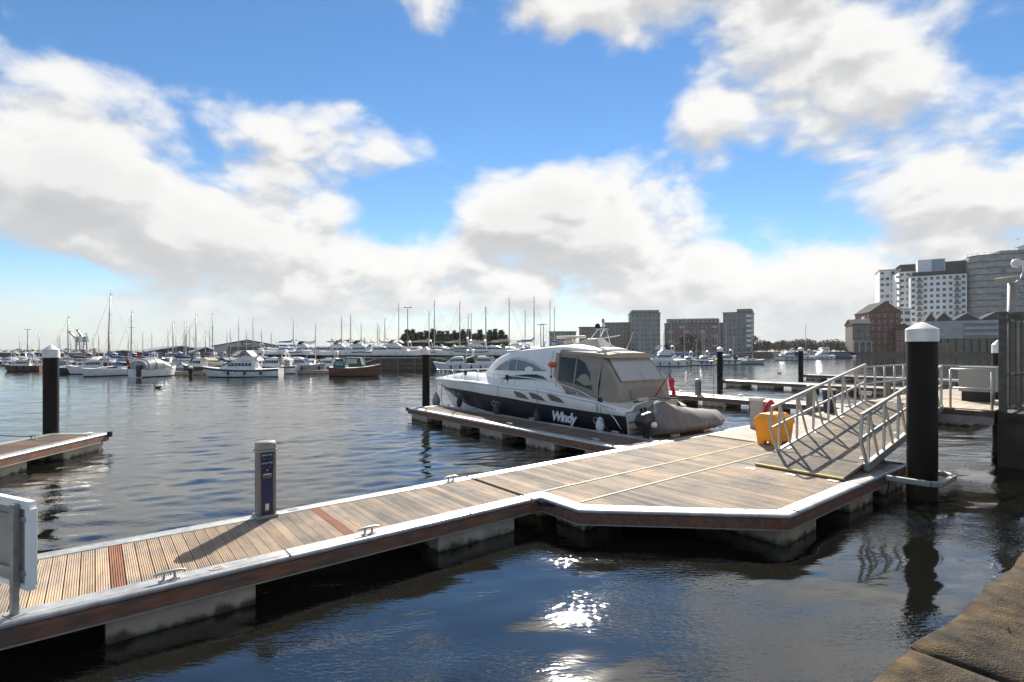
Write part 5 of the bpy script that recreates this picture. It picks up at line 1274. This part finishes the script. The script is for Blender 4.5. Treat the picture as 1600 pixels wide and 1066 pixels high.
# ---- right hand moorings
cruiser(AT(1033,D(572.5)), R(190), 8.6, 'big white flybridge yacht with dark blue bimini and a row of portholes', HULLW, None, True, COVN)
cruiser(AT(1072,D(571)), R(200), 4.6, 'small white cruiser beside the big flybridge yacht', HULLW, None, False, None)
cruiser(AT(1096,D(571)), R(195), 5.2, 'white sports cruiser with dark sheer stripe moored in the middle of the row', HULLW, HULLN, False, None)
cruiser(AT(1130,D(570)), R(187), 6.4, 'white sports cruiser with wide dark windscreen next to the grey sloop', HULLW, HULLN, False, COVN)
sailboat(AT(1172,D(569)), R(10), 6.8, ZH(520,D(569)), 'pale grey-green sloop at the end of the right-hand moorings', M('hull_sage',(.30,.36,.35),None,3,.4), COVN)
cruiser(AT(1228,D(563)), R(190), 8.0, 'white motor cruiser with black cabin windows lying off the wooded bank', HULLW, HULLK, False, COVN)
cruiser(AT(1255,D(562)), R(180), 6.5, 'small white cruiser by the wooded bank behind the black-windowed one', HULLW, None, False, None)
cruiser(AT(1284,D(561)), R(185), 7.5, 'white flybridge cruiser lying off the wooded bank', HULLW, None, True, COVW)
sailboat(AT(1262,D(561)), R(185), 8, ZH(507,D(561)), 'white sloop with tall mast lying off the wooded bank', HULLW, COVN)
dd = D(560); th = empty('narrowboat', AT(1310,dd), R(178), 'dark blue narrowboat near the brick warehouses', 'boat')
add_hull(th, 8, 2.1, .8, .3, HULLB, ANTIK, None, full=.8, rake=.03)
w = MB(); w.box((-.6,0,1.25),(5.6,1.7,.9),taper=.93); w.build('cabin', HULLB, th)
for k in range(5):
    w = MB(); w.box((-2.6+k*1.0,-.83,1.3),(.5,.06,.4)); w.build('window', HULLG, th)
th = empty('rowing_boat', AT(1332,D(559)), R(15), 'small white upturned boat beside the brick warehouse quay', 'boat'); add_hull(th, 3.4, 1.4, .55, .2, HULLW, HULLW)
for x, yt, d in ((995,520,120),(1004,500,130),(1009,515,126),(1013,503,122),(1040,520,118),(1052,500,122),(1066,498,120),(1084,530,112),(1101,510,118),(1103,516,124),(1121,500,116),(1124,520,124),(1131,508,120),(1149,525,130)):
    cv = r.choice(['bright blue','navy','no'])
    sailboat(AT(x,d), r.choice([R(10),R(190),R(200)]), r.uniform(6,7.5), ZH(yt,d), 'slim white sloop with '+cv+' sail cover moored below the brick flats', HULLW, {'bright blue':COVB,'navy':COVN,'no':None}[cv])

# ---- sheds, hoist, cranes, lights
SHD = M('shed_dark', (.055,.062,.065), (.04,.046,.05), 1, .7); ROOFG = M('shed_roof', (.23,.245,.26), (.18,.195,.21), 2, .6); SHW = M('shed_white', (.50,.50,.48), (.44,.44,.42), 2, .6); DOORG = M('shed_door', (.10,.125,.125), (.08,.10,.10), 1, .6, stretch=(40,1,1))
def shed(x0, x1, ye, yr, d, depth, label, wall, roofm, yaw=0.0, doors=0, offs=0.0):
    c = AT((x0+x1)/2, d); W_ = (x1-x0)*d/F_PX; he = ZH(ye,d)-LZ; hr = ZH(yr,d)-LZ
    th = empty('boat_shed', (c.x,c.y,LZ), -math.atan((x0+x1-1600)/2/F_PX)+yaw, label, 'shed', 'boatyard sheds')
    h = W_/2; rx = offs*W_
    w = MB(); n5 = [(-h,0,0),(h,0,0),(h,0,he),(rx,0,hr),(-h,0,he)]; w.slab(n5, (0,depth,0)); w.build('walls', wall, th)
    for sd in (-1,1):
        w = MB(); w.slab([(rx,-.5,hr+.1),(sd*(h+.6),-.5,he-.12),(sd*(h+.6),depth+.5,he-.12),(rx,depth+.5,hr+.1)], (0,0,.22)); w.build('roof_slope', roofm, th)
    for k in range(doors):
        dw_ = W_*.64/doors; w = MB(); w.box((-W_*.30+dw_*(k+.5)-W_*.01,-.12,he*.46),(dw_-.15,.2,he*.92)); w.build('sliding_door', DOORG, th)
    return th, W_, he, hr
shed(160,226,553,549,150,30,'low dark shed with a flat-pitched roof behind the white sloop',SHD,ROOFG)
th, W_, he, hr = shed(222,345,553,542,165,40,'wide dark gabled boat shed with a pale left roof slope',SHD,ROOFG,R(8))
for k in (-.25,.02,.3):
    w = MB(); w.box((W_*k,-.1,he*.62),(2.6,.1,.9)); w.build('window', SHW, th)
shed(300,344,553,544,150,30,'smaller dark gabled shed next to the white-gabled one',SHD,ROOFG,R(4))
th, W_, he, hr = shed(341,432,541,532.5,150,36,'white-gabled boat shed with tall grey-green sliding doors and a sign in the gable',SHW,SHD,0,4)
w = MB(); w.box((0,-.2,(he+hr)/2-.15),(3.0,.2,.9)); sgn = w.build('gable_sign', HULLK, th); w = MB(); w.box((0,-.33,(he+hr)/2-.15),(2.2,.06,.35)); w.build('sign_panel', HULLW, sgn)
shed(405,437,548,540,130,25,'white lean-to shed with one dark window beside the boat hoist',SHW,SHD,0,0,-.4)
d = 105; c = AT(455,d,LZ); th = empty('boat_hoist', c, 0, 'blue-grey travelling boat hoist frame beside the white sheds', 'hoist'); STB = col_m('hoist_blue', (.10,.13,.19), .5)
ht = ZH(540,d)-LZ
for sx in (-2.6,-.9,.9,2.6):
    w = MB(); w.bar((sx,0,0),(sx,0,ht),.34,.34); w.build('leg', STB, th)
w = MB(); w.bar((-3,0,ht),(3,0,ht),.4,.35); w.build('top_beam', STB, th)
w = MB(); w.bar((-2.7,0,1.1),(-.8,0,1.1),.3,1.2); w.bar((.8,0,1.1),(2.7,0,1.1),.3,1.2); w.build('base_beam', STB, th)
for x0, tipx, tipy, base, nm in ((117,109,519,122,'grey dockside crane with raised jib, beside a taller one'),(127,121,516,133,'blue-grey dockside crane with the taller raised jib')):
    d = 420; c = AT(base,d,LZ); th = empty('dock_crane', c, 0, nm, 'crane', 'dockside cranes'); CR = col_m('crane_grey' if base == 122 else 'crane_blue', (.22,.24,.23) if base == 122 else (.16,.24,.28), .6); k = d/F_PX
    w = MB(); 
    for sx in (-1.6,1.6): w.bar((sx,0,0),(sx*.6,0,7),.7,.7)
    w.bar((-1.6,0,5),(1.6,0,5),.6,.6); w.build('portal', CR, th)
    w = MB(); w.box((.3,0,9),(3.6,3,4.4),taper=.7); w.build('cab', CR, th)
    w = MB(); w.bar((0,0,8),((tipx-base)*k,0,ZH(tipy,d)-LZ),1.3,1.1); w.build('jib', MASTK, th)
    w = MB(); w.box(((tipx-base)*k,0,ZH(tipy,d)-LZ),(1.8,1.2,1.0)); w.build('jib_head', MASTK, th)
    w = MB(); w.bar((1.4,0,10),(1.0,0,14),.5,.5); w.bar((1.0,0,14),((tipx-base)*k*.45,0,8+(ZH(tipy,d)-LZ-8)*.45),.25,.25); w.build('back_mast', CR, th)
for x, yt, d, nm in ((637,481,115,'tall yard light with twin lamps above the conifers'),(845,508,130,'yard light with twin lamps right of the conifers'),(43,515,170,'yard light with twin lamps at the left end of the marina'),(849,507,126,'plain thin light column right of the conifers')):
    c = AT(x,d,LZ); th = empty('yard_light', c, 0, nm, 'light pole', 'yard lights'); h = ZH(yt,d)-LZ
    w = MB(); w.tube([(0,0,0),(0,0,h)], [.12,.07], 8); w.build('column', MASTK, th)
    w = MB(); w.bar((-.7,0,h),(.7,0,h),.08,.08)
    for sx in (-.6,.6): w.box((sx,0,h+.05),(.55,.3,.16))
    w.build('lamp_head', MASTK, th)
# ---- trees
BARK = M('bark', (.06,.048,.038), (.04,.032,.026), 6, .9)
CONI = M('conifer_leaf', (.075,.10,.055), (.045,.065,.035), 1.5, .9, rand=.25); BROAD = M('broad_leaf', (.075,.08,.038), (.05,.055,.028), 1.2, .9, rand=.25); BROWN = M('bare_twigs', (.085,.068,.05), (.06,.05,.038), 1.2, .95, rand=.2)
def conifer_mesh(seed):
    r = random.Random(seed); w = MB()
    for k in range(520):
        u = r.random()**.9; z = .08+u*.92; rad = .20*(1-u)**.95*(.6+.7*r.random())+.006; a = r.uniform(0,6.283); rr = rad*math.sqrt(r.uniform(.25,1))
        c = Vector((rr*math.cos(a), rr*math.sin(a), z)); s = .035+.03*r.random()*(1-u*.5)
        d = Vector((math.cos(a), math.sin(a), r.uniform(-.2,.7))).normalized()*s*1.6; e = d.cross(Vector((r.gauss(0,1),r.gauss(0,1),r.gauss(0,1)))).normalized()*s*.55
        w.face([c-d*.4-e, c-d*.4+e, c+d+e*.2, c+d-e*.2])
    return w.mesh('crown', CONI)
def broad_mesh(seed, mat, n=700, gap=.25):
    r = random.Random(seed); w = MB(); lobes = [(r.gauss(0,.20), r.gauss(0,.20), r.uniform(.22,.84), r.uniform(.15,.26)) for _ in range(11)]
    for k in range(n):
        lx, ly, lz, lr = r.choice(lobes); v = Vector((r.gauss(0,1),r.gauss(0,1),r.gauss(0,1))).normalized()*lr*r.uniform(.45,1.08)
        c = Vector((lx,ly,lz))+v; s = r.uniform(.014,.034); d = Vector((r.gauss(0,1),r.gauss(0,1),r.gauss(0,.7))).normalized()*s; e = d.cross(Vector((r.gauss(0,1),r.gauss(0,1),r.gauss(0,1)))).normalized()*s*.8
        w.face([c-d-e, c-d+e, c+d+e, c+d-e])
    return w.mesh('crown', mat)
def trunk_mesh(seed, th_=.035):
    r = random.Random(seed); w = MB(); w.tube([(0,0,0),(.01,0,.25),(-.01,.01,.55),(0,0,.9)], [th_,th_*.8,th_*.5,.006], 7)
    for k in range(6):
        a = r.uniform(0,6.28); z = r.uniform(.25,.6); w.tube([(0,0,z),(.12*math.cos(a),.12*math.sin(a),z+.14),(.22*math.cos(a),.22*math.sin(a),z+.3)], [th_*.45,th_*.3,.004], 5)
    return w.mesh('trunk', BARK)
CM = [conifer_mesh(i) for i in range(5)]; BM = [broad_mesh(i+20, BROAD) for i in range(4)]; BRM = [broad_mesh(i+40, BROWN, 800) for i in range(4)]; TM = [trunk_mesh(i) for i in range(3)]
def tree(x, d, ytop, kind, label, group, wide=1.0, z=LZ):
    h = ZH(ytop,d)-z; c = AT(x,d,z); th = empty('conifer' if kind == 'c' else 'tree', c, rnd.uniform(0,6.28), label, 'tree', group)
    me = rnd.choice({'c':CM,'b':BM,'w':BRM}[kind]); o = inst(me, 'crown', th); o.scale = (h*wide,h*wide,h); o = inst(rnd.choice(TM), 'trunk', th); o.scale = (h*.7,h*.7,h*.9 if kind == 'c' else h*.8)
CL = 'dark conifer in the row behind the boats laid up ashore'
for i in range(46):
    x = 626+166*i/45+rnd.uniform(-3,3); tree(x, 128+rnd.uniform(-6,8), 517+rnd.uniform(-3,8)+(6 if i in (0,1,45,44) else 0), 'c', CL, 'conifer row', 1.35)
WB = 'bare brownish tree on the wooded bank right of the brick flats'
for i in range(34):
    x = 1168+170*i/33+rnd.uniform(-3,3); tree(x, 250+rnd.uniform(-15,25), 532+3*math.sin(i*.9)+rnd.uniform(-2,4), rnd.choice('wwb'), WB, 'trees on the wooded bank', 1.9)
for x, d, yt, wd in ((1066,150,524,.9),(1080,152,521,.95),(1094,155,526,.9)): tree(x, d, yt, 'b', 'green leafy tree in front of the long brick flats', 'trees before the flats', wd)
for x, yt in ((1183,524),(1197,529)): tree(x, 235, yt, 'b', 'pale green tree beside the dark grey flats tower', 'trees by the flats tower', .8)
FL_ = 'low dark bush on the far shore at the left end of the marina'
for i in range(26):
    tree(-60+210*i/25+rnd.uniform(-4,4), 195+rnd.uniform(0,15), 545.5+rnd.uniform(-1.5,2), rnd.choice('bw'), FL_, 'bushes at the left shore', 1.8)
for i in range(16):
    tree(795+70*i/15+rnd.uniform(-3,3), 240, 541+rnd.uniform(-2,3), 'w', 'small bare tree behind the yard lights', 'small trees behind the yard', 1.2)

# ---- buildings
def window_mesh(wd, ht, fm, pm):
    w = MB(); w.box((0,0,0),(wd,.16,ht)); w.mi = 1; w.box((0,-.06,0),(wd*.82,.12,ht*.84)); return w.mesh('window', [fm, pm])
PANE = M('far_pane', (.05,.06,.068), (.10,.115,.125), .6, .15, rand=.6); PANEB = M('far_pane_light', (.30,.34,.36), (.2,.23,.25), .6, .2, rand=.4); FRW = col_m('window_frame', (.45,.45,.44), .6); FRD = col_m('window_frame_dark', (.06,.06,.062), .6)
def block(name, label, x0, x1, ytop, d, depth, yaw, wall, floors, cols, wsz=(.9,1.5), z=LZ, ybase=None, fm=None, pm=None, side=0, cat='building', group=None, roofm=None, skip=0.0, sidex=-1):
    c = AT((x0+x1)/2, d, z); W_ = (x1-x0)*d/F_PX; h = ZH(ytop,d)-z; zb = 0 if ybase is None else ZH(ybase,d)-z
    th = empty(name, c, -math.atan(((x0+x1)/2-CX)/F_PX)+yaw, label, cat, group)
    w = MB(); w.box((0,depth/2,(h+zb)/2),(W_,depth,h-zb)); w.build('wall', wall, th)
    w = MB(); w.box((0,depth/2,h+.18),(W_+.5,depth+.5,.36)); w.build('roof', roofm or SHD, th)
    wm = window_mesh(wsz[0], wsz[1], fm or FRW, pm or PANE); fh = (h-zb)/floors
    r = random.Random(int(x0*7+ytop))
    for f in range(floors):
        for k in range(cols):
            if r.random() < skip: continue
            inst(wm, 'window', th, (-W_/2+W_*(k+.5)/cols, -.03, zb+fh*(f+.52)))
        for k in range(side):
            inst(wm, 'window', th, (sidex*(W_/2+.03), depth*(k+.5)/side, zb+fh*(f+.52)), R(90 if sidex > 0 else -90))
    return th, W_, h, fh, zb
BRK = M('brown_brick', (.23,.11,.075), (.16,.085,.06), .8, .9); BRK2 = M('dark_brick', (.17,.125,.10), (.12,.09,.075), .8, .9); GRB = M('grey_cladding', (.20,.205,.20), (.16,.165,.162), .8, .7); GRL = M('pale_cladding', (.38,.39,.38), (.32,.33,.32), .5, .6); GREENC = M('green_grey_cladding', (.19,.215,.20), (.15,.175,.16), .5, .7)
FT = 'flats beyond the moorings'
block('apartment_block','low grey apartment block behind the motor yacht\'s radar mast',858,900,519,250,14,0,GRB,4,7,group=FT)
block('apartment_block','brown and grey apartment block stepping up towards the green-grey tower',905,948,512,245,14,0,BRK2,6,8,group=FT)
block('apartment_block','dark brick apartment block joined to the green-grey tower',945,988,505,243,14,0,BRK2,7,7,group=FT)
th, W_, h, fh, zb = block('apartment_tower','square green-grey glazed apartment tower taller than its neighbours',986,1031,490,238,14,R(6),GREENC,8,7,(1.3,1.7),pm=PANE,side=3,group=FT)
w = MB(); w.box((0,7,h+.9),(W_*.92,13,1.4)); w.build('penthouse', GREENC, th)
th, W_, h, fh, zb = block('apartment_block','long red-brown brick apartment block with a set-back grey top floor',1040,1130,506,240,16,0,BRK,6,15,(1.0,1.5),group=FT)
w = MB(); w.box((-1,8,h+1.3),(W_*.86,14,2.3)); w.build('top_storey', GRL, th)
for k in range(12):
    w = MB(); w.box((-W_*.38+W_*.76*k/11,.9,h+1.3),(1.1,.2,1.3)); w.build('window', PANE, th)
for f in range(1,6):
    for k in (1,4,5,9,12):
        if (f+k) % 2: 
            w = MB(); w.box((-W_/2+W_*(k+.5)/15,-.7,fh*f+.12),(2.2,1.4,.18)); w.box((-W_/2+W_*(k+.5)/15,-1.38,fh*f+.65),(2.2,.06,.95)); w.build('balcony', GRL, th)
th, W_, h, fh, zb = block('apartment_tower','dark grey apartment tower with white balconies down its right edge',1131,1172,489,232,14,R(-6),GRB,8,6,(1.3,1.6),group=FT,side=3,sidex=1)
w = MB(); w.box((W_*.24,6,h+.9),(W_*.5,11,1.6)); w.build('roof_plant', GRB, th)
for f in range(1,8):
    w = MB(); w.box((W_/2-.9,-.75,fh*f+.2),(1.9,1.5,.2)); w.box((W_/2-.9,-1.45,fh*f+.7),(1.9,.08,1.0)); w.build('balcony', HULLW, th)

RB = 'quayside buildings on the right'
RBRK = M('red_brick', (.20,.068,.042), (.13,.05,.033), .7, .9); SLATE = M('slate', (.06,.062,.066), (.045,.047,.05), 1, .95, spec=.1); PALE = M('pale_render', (.68,.69,.69), (.60,.61,.61), .3, .7); PALE2 = M('white_render', (.80,.80,.79), (.74,.74,.73), .3, .7)
def gable_roof(th, W_, depth, h, rise, mat, along='y', over=.4):
    for sd in (-1,1):
        w = MB()
        if along == 'y': pts = [(0,-over,h+rise),(sd*(W_/2+over),-over,h-.1),(sd*(W_/2+over),depth+over,h-.1),(0,depth+over,h+rise)]
        else: pts = [(-W_/2-over,depth/2,h+rise),(-W_/2-over,depth/2+sd*(depth/2+over),h-.1),(W_/2+over,depth/2+sd*(depth/2+over),h-.1),(W_/2+over,depth/2,h+rise)]
        w.slab(pts, (0,0,.25)); w.build('roof_slope', mat, th)
    w = MB()
    if along == 'y':
        for yy in (.02,depth-.3): w.slab([(-W_/2,yy,h),(W_/2,yy,h),(0,yy,h+rise)], (0,.28,0))
    else:
        for xx in (-W_/2+.02,W_/2-.3): w.slab([(xx,0,h),(xx,depth,h),(xx,depth/2,h+rise)], (.28,0,0))
    w.build('gable', RBRK, th)
th, W_, h, fh, zb = block('warehouse','narrow dark brick warehouse at the water\'s edge with a slate roof',1334,1358,507,226,12,R(14),BRK2,4,3,(1.0,1.4),cat='building',group=RB); gable_roof(th,W_,12,h,2.2,SLATE,'x')
w = MB()
for k in range(4): w.bar((-W_/2+W_*k/3,-1.5,0),(-W_/2+W_*k/3,-1.5,4.5),.4,.4)
w.box((0,-.8,4.6),(W_,1.7,.3)); w.build('arcade', GRL, th)
th, W_, h, fh, zb = block('warehouse','tall red brick warehouse with dark slate roof and white-balconied gable',1362,1404,488,229,18,R(20),RBRK,6,5,(.9,1.3),side=5,group=RB); gable_roof(th,W_,18,h,4.6,SLATE,'y')
for f in range(1,6):
    w = MB(); w.box((-W_/2-.6,4.5,fh*f+.2),(1.2,3,.2)); w.box((-W_/2-1.2,4.5,fh*f+.75),(.08,3,1.0)); w.build('balcony', HULLW, th)
th, W_, h, fh, zb = block('brick_house','small orange-red brick gabled building beside the thick pile',1402,1424,516,222,10,R(8),M('orange_brick',(.26,.075,.03),(.18,.055,.025),.7,.9),4,4,(.8,1.3),group=RB); gable_roof(th,W_,10,h,2.6,SLATE,'y')
# white towers
TW = 'white residential towers'
th, W_, h, fh, zb = block('tower_block','flat-topped pale tower with a dark square panel, behind the white tower',1378,1412,422,300,18,R(8),PALE,14,5,(1.5,1.4),fm=FRD,group=TW,skip=.3)
w = MB(); w.box((W_*.24,-.1,h*.84),(W_*.44,.3,h*.17)); w.build('dark_panel', SLATE, th)
th, W_, h, fh, zb = block('tower_block','white residential tower with stepped dark penthouse and columns of balconies',1408,1440,424,280,20,R(10),PALE2,13,4,(1.6,1.3),fm=FRD,group=TW)
for f in range(3,13):
    w = MB(); w.box((-W_/2-.2,-.6,fh*f+.1),(2.6,2.2,.2)); w.box((-W_/2-.2,-1.65,fh*f+.6),(2.6,.08,.9)); w.build('balcony', GRL, th)
w = MB(); w.box((1,8,h+1.9),(W_*.95,12,3.4)); w.box((1,8,h+3.8),(W_*1.05,13,.4)); w.build('penthouse', SLATE, th)
th, W_, h, fh, zb = block('tower_block','broad white residential tower in front with two stacks of grey balconies',1431,1500,430,262,20,R(6),PALE2,13,9,(1.25,1.45),fm=FRD,group=TW)
for f in range(1,13):
    for k in (1,7):
        w = MB(); w.box((-W_/2+W_*(k+.5)/9,-.9,fh*f+.1),(2.5,1.8,.2)); w.box((-W_/2+W_*(k+.5)/9,-1.75,fh*f+.6),(2.5,.08,.95)); w.build('balcony', GRB, th)
w = MB(); w.box((0,9,h+1.2),(W_*.92,14,2.2)); w.build('set_back_storey', SLATE, th)
w = MB(); w.box((-W_*.10,9,h+5.4),(W_*.50,10,6.6)); w.build('stair_core', PALE, th)
w = MB(); w.box((W_*.02,3.9,h+5.6),(W_*.22,.3,5.6)); w.build('glazed_panel', M('blue_glazing',(.17,.24,.33),(.13,.19,.27),.4,.2), th)
w = MB(); w.box((W_*.32,9,h+4.3),(W_*.32,10,4.4)); w.box((W_*.33,9,h+6.7),(W_*.36,11,.4)); w.build('penthouse', SLATE, th)
th, W_, h, fh, zb = block('podium_block','pale low block with dark strip windows at the towers\' feet',1394,1420,484,250,12,R(8),PALE2,6,3,(1.9,1.5),fm=FRD,group=TW)
# scaffolded tower
NET = M('scaffold_sheeting', (.48,.47,.455), (.27,.275,.275), .35, .8, 0, .3, 2, (1,1,2.2), c3=(.37,.365,.36), lo=.3, hi=.7)
d = 240; x0, x1 = 1556, 1770; c = AT((x0+x1)/2, d, LZ); th = empty('scaffolded_tower', c, -math.atan(((x0+x1)/2-CX)/F_PX)+R(26), 'large curved tower block wrapped in grey scaffold sheeting behind the security gate', 'building', RB)
W_ = 66; h = ZH(392,d)-LZ; n = 15
w = MB(); w.prism([(-33,6),(-31,1.5),(-24,0),(-12,0),(-10,-1.5),(2,-1.5),(4,0),(33,0),(33,22),(-33,22)], 0, h); w.build('core', NET, th)
outl = [(-33.6,6),(-31.5,1.0),(-24.2,-.6),(-12.2,-.6),(-10.2,-2.1),(2.2,-2.1),(4.2,-.6),(33.5,-.6)]
for f in range(n+1):
    z_ = h*f/n; w = MB(); w.sweep([(-.9,z_-.12),(.25,z_-.12),(.25,z_+.12),(-.9,z_+.12)], outl); w.build('scaffold_lift', M('scaffold_boards',(.15,.145,.135),(.10,.098,.092),1,.8), th)
    w = MB(); w.sweep([(.22,z_+1.0),(.28,z_+1.0),(.28,z_+1.08),(.22,z_+1.08)], outl); w.build('guard_rail', GRL, th)
k = 0
for (xa,ya),(xb,yb) in zip(outl, outl[1:]):
    L_ = math.hypot(xb-xa,yb-ya); m_ = max(1,int(L_/2.4))
    for q in range(m_):
        u = q/m_; w = MB(); x_, y_ = xa+(xb-xa)*u, ya+(yb-ya)*u-.25; w.bar((x_,y_,0),(x_,y_,h+1.2),.12,.12); w.build('standard', GRL, th)
wm = window_mesh(1.3,1.5,FRD,PANE)
for f in range(n):
    for q, xx in enumerate((-22,-17,-7,-2,8,13,18)):
        if (f*3+q) % 4 == 0: inst(wm, 'window', th, (xx, -.72 if xx < -10 or xx > 4 else -2.2, h*(f+.5)/n))
for xa, xb, hh in ((-22,-13,1.5),(-11,0,4.5),(1,20,7)):
    w = MB(); w.box(((xa+xb)/2,8,h+hh/2),(xb-xa,10,hh)); w.box(((xa+xb)/2,8,h+hh+.2),(xb-xa+2,12,.35)); w.build('roof_storey', NET, th)
# quayside pavilion with zig-zag roof, wrapped in sheeting above dark arcade
d = 216; x0, x1 = 1449, 1568; c = AT((x0+x1)/2, d, LZ); th = empty('quayside_pavilion', c, -math.atan(((x0+x1)/2-CX)/F_PX)+R(10), 'grey sheeted quayside building with a zig-zag gabled roof over a dark arcade', 'building', RB)
W_ = (x1-x0)*d/F_PX; h1 = ZH(529,d)-LZ; h2 = ZH(501,d)-LZ; hr = ZH(487,d)-LZ
w = MB(); w.box((0,9,h1/2),(W_-1,14,h1)); w.build('arcade_glazing', GLASSD, th)
w = MB()
for k in range(13): w.bar((-W_/2+.6+(W_-1.2)*k/12,.3,0),(-W_/2+.6+(W_-1.2)*k/12,.3,h1),.45,.45)
w.build('arcade_column', BRK2, th)
LAMPW = M('warm_interior', (.42,.30,.15), (.10,.08,.05), .5, .8)
for k in (1,2,3,4):
    w = MB(); w.box((-W_/2+1.2+(W_-1.2)*(k-.5)/12,1.7,h1*.36),(1.2,.3,h1*.66)); w.build('shop_front', LAMPW, th)
for (xa, xb, m_) in ((-.5,-.02,GRL),(-.02,.5,GRB)):
    for k in range(6):
        z_ = h1+(h2-h1)*k/6; w = MB(); w.box((W_*(xa+xb)/2,8-.05*k,z_+(h2-h1)/12),(W_*(xb-xa)-.06,16+.2*(k%2),(h2-h1)/6-.06)); w.build('sheet_band', NET if k % 2 else m_, th)
for xc, wd in ((-.36,.13),(-.22,.20),(.02,.30),(.30,.34)):
    pts = [(W_*(xc-wd/2),h2),(W_*(xc+wd/2),h2),(W_*xc,hr if wd < .25 else hr-.4)]
    w = MB(); w.slab([(p[0],.2,p[1]) for p in pts], (0,14,0)); w.build('roof_gable', SLATE, th)
    w = MB(); w.bar((pts[0][0],.1,pts[0][1]),(pts[2][0],.1,pts[2][1]),.3,.3); w.bar((pts[2][0],.1,pts[2][1]),(pts[1][0],.1,pts[1][1]),.3,.3); w.build('barge_board', GRL, th)

# ---- water birds
def bird(x, y, label, col_, s=1.0):
    d = D(y); th = empty('swan', AT(x,d), R(185), label, 'bird', None)
    w = MB(); rings = []
    for i in range(9):
        u = i/8; r_ = max(.02,.2*math.sin(math.pi*min(1,u*1.02+.02))**.6)*s; rings.append([(( -.42+.84*u)*s, r_*math.cos(a), .09*s+(.12*u*0+.10*(1-u)**3)*s+r_*.75*math.sin(a)) for a in [k*math.pi/5 for k in range(10)]])
    w.loft(rings, closed=True, caps=True)
    w.tube([(.30*s,0,.18*s),(.40*s,0,.36*s),(.36*s,0,.52*s),(.40*s,0,.60*s),(.50*s,0,.58*s),(.60*s,0,.54*s)], [.08*s,.05*s,.04*s,.055*s,.04*s,.012*s], 8)
    w.build('body', col_, th, smooth=True); return th
bird(247,607,'brown young swan swimming alone on the open water', M('swan_brown',(.10,.075,.055),None,6,.8), .75)
bird(1218,584,'pale waterbird swimming between the bare finger pontoons', M('swan_pale',(.32,.31,.30),(.16,.15,.15),6,.8), .7)
q = AT(1590,60,ZH(374,60)); th = empty('gull', q, R(30), 'small gull flying in front of the clouds by the scaffolded tower', 'bird')
w = MB(); w.tube([(-.2,0,0),(0,0,.02),(.2,0,0)], [.02,.06,.02], 8); w.face([(-.05,0,.03),(.08,0,.03),(.02,.3,.14),(-.04,.3,.14)]); w.face([(-.05,0,.03),(.08,0,.03),(.02,-.3,.14),(-.04,-.3,.14)]); w.face([(.02,.3,.14),(-.04,.3,.14),(-.12,.58,.06)]); w.face([(.02,-.3,.14),(-.04,-.3,.14),(-.12,-.58,.06)]); w.build('body', GRL, th)

HAZE = .00008
# ---- thin air haze over the basin
hz = MB(); hz.box((0,600,33),(2620,1560,78)); hm = bpy.data.materials.new('haze'); hm.use_nodes = True; nt = hm.node_tree
nt.nodes.remove(nt.nodes['Principled BSDF']); pv = nt.nodes.new('ShaderNodeVolumePrincipled'); pv.inputs['Color'].default_value = (.93,.95,.97,1); pv.inputs['Density'].default_value = HAZE; pv.inputs['Anisotropy'].default_value = .35
nt.links.new(pv.outputs[0], nt.nodes['Material Output'].inputs['Volume']); ho = hz.build('haze', hm); tag(ho, kind='stuff')
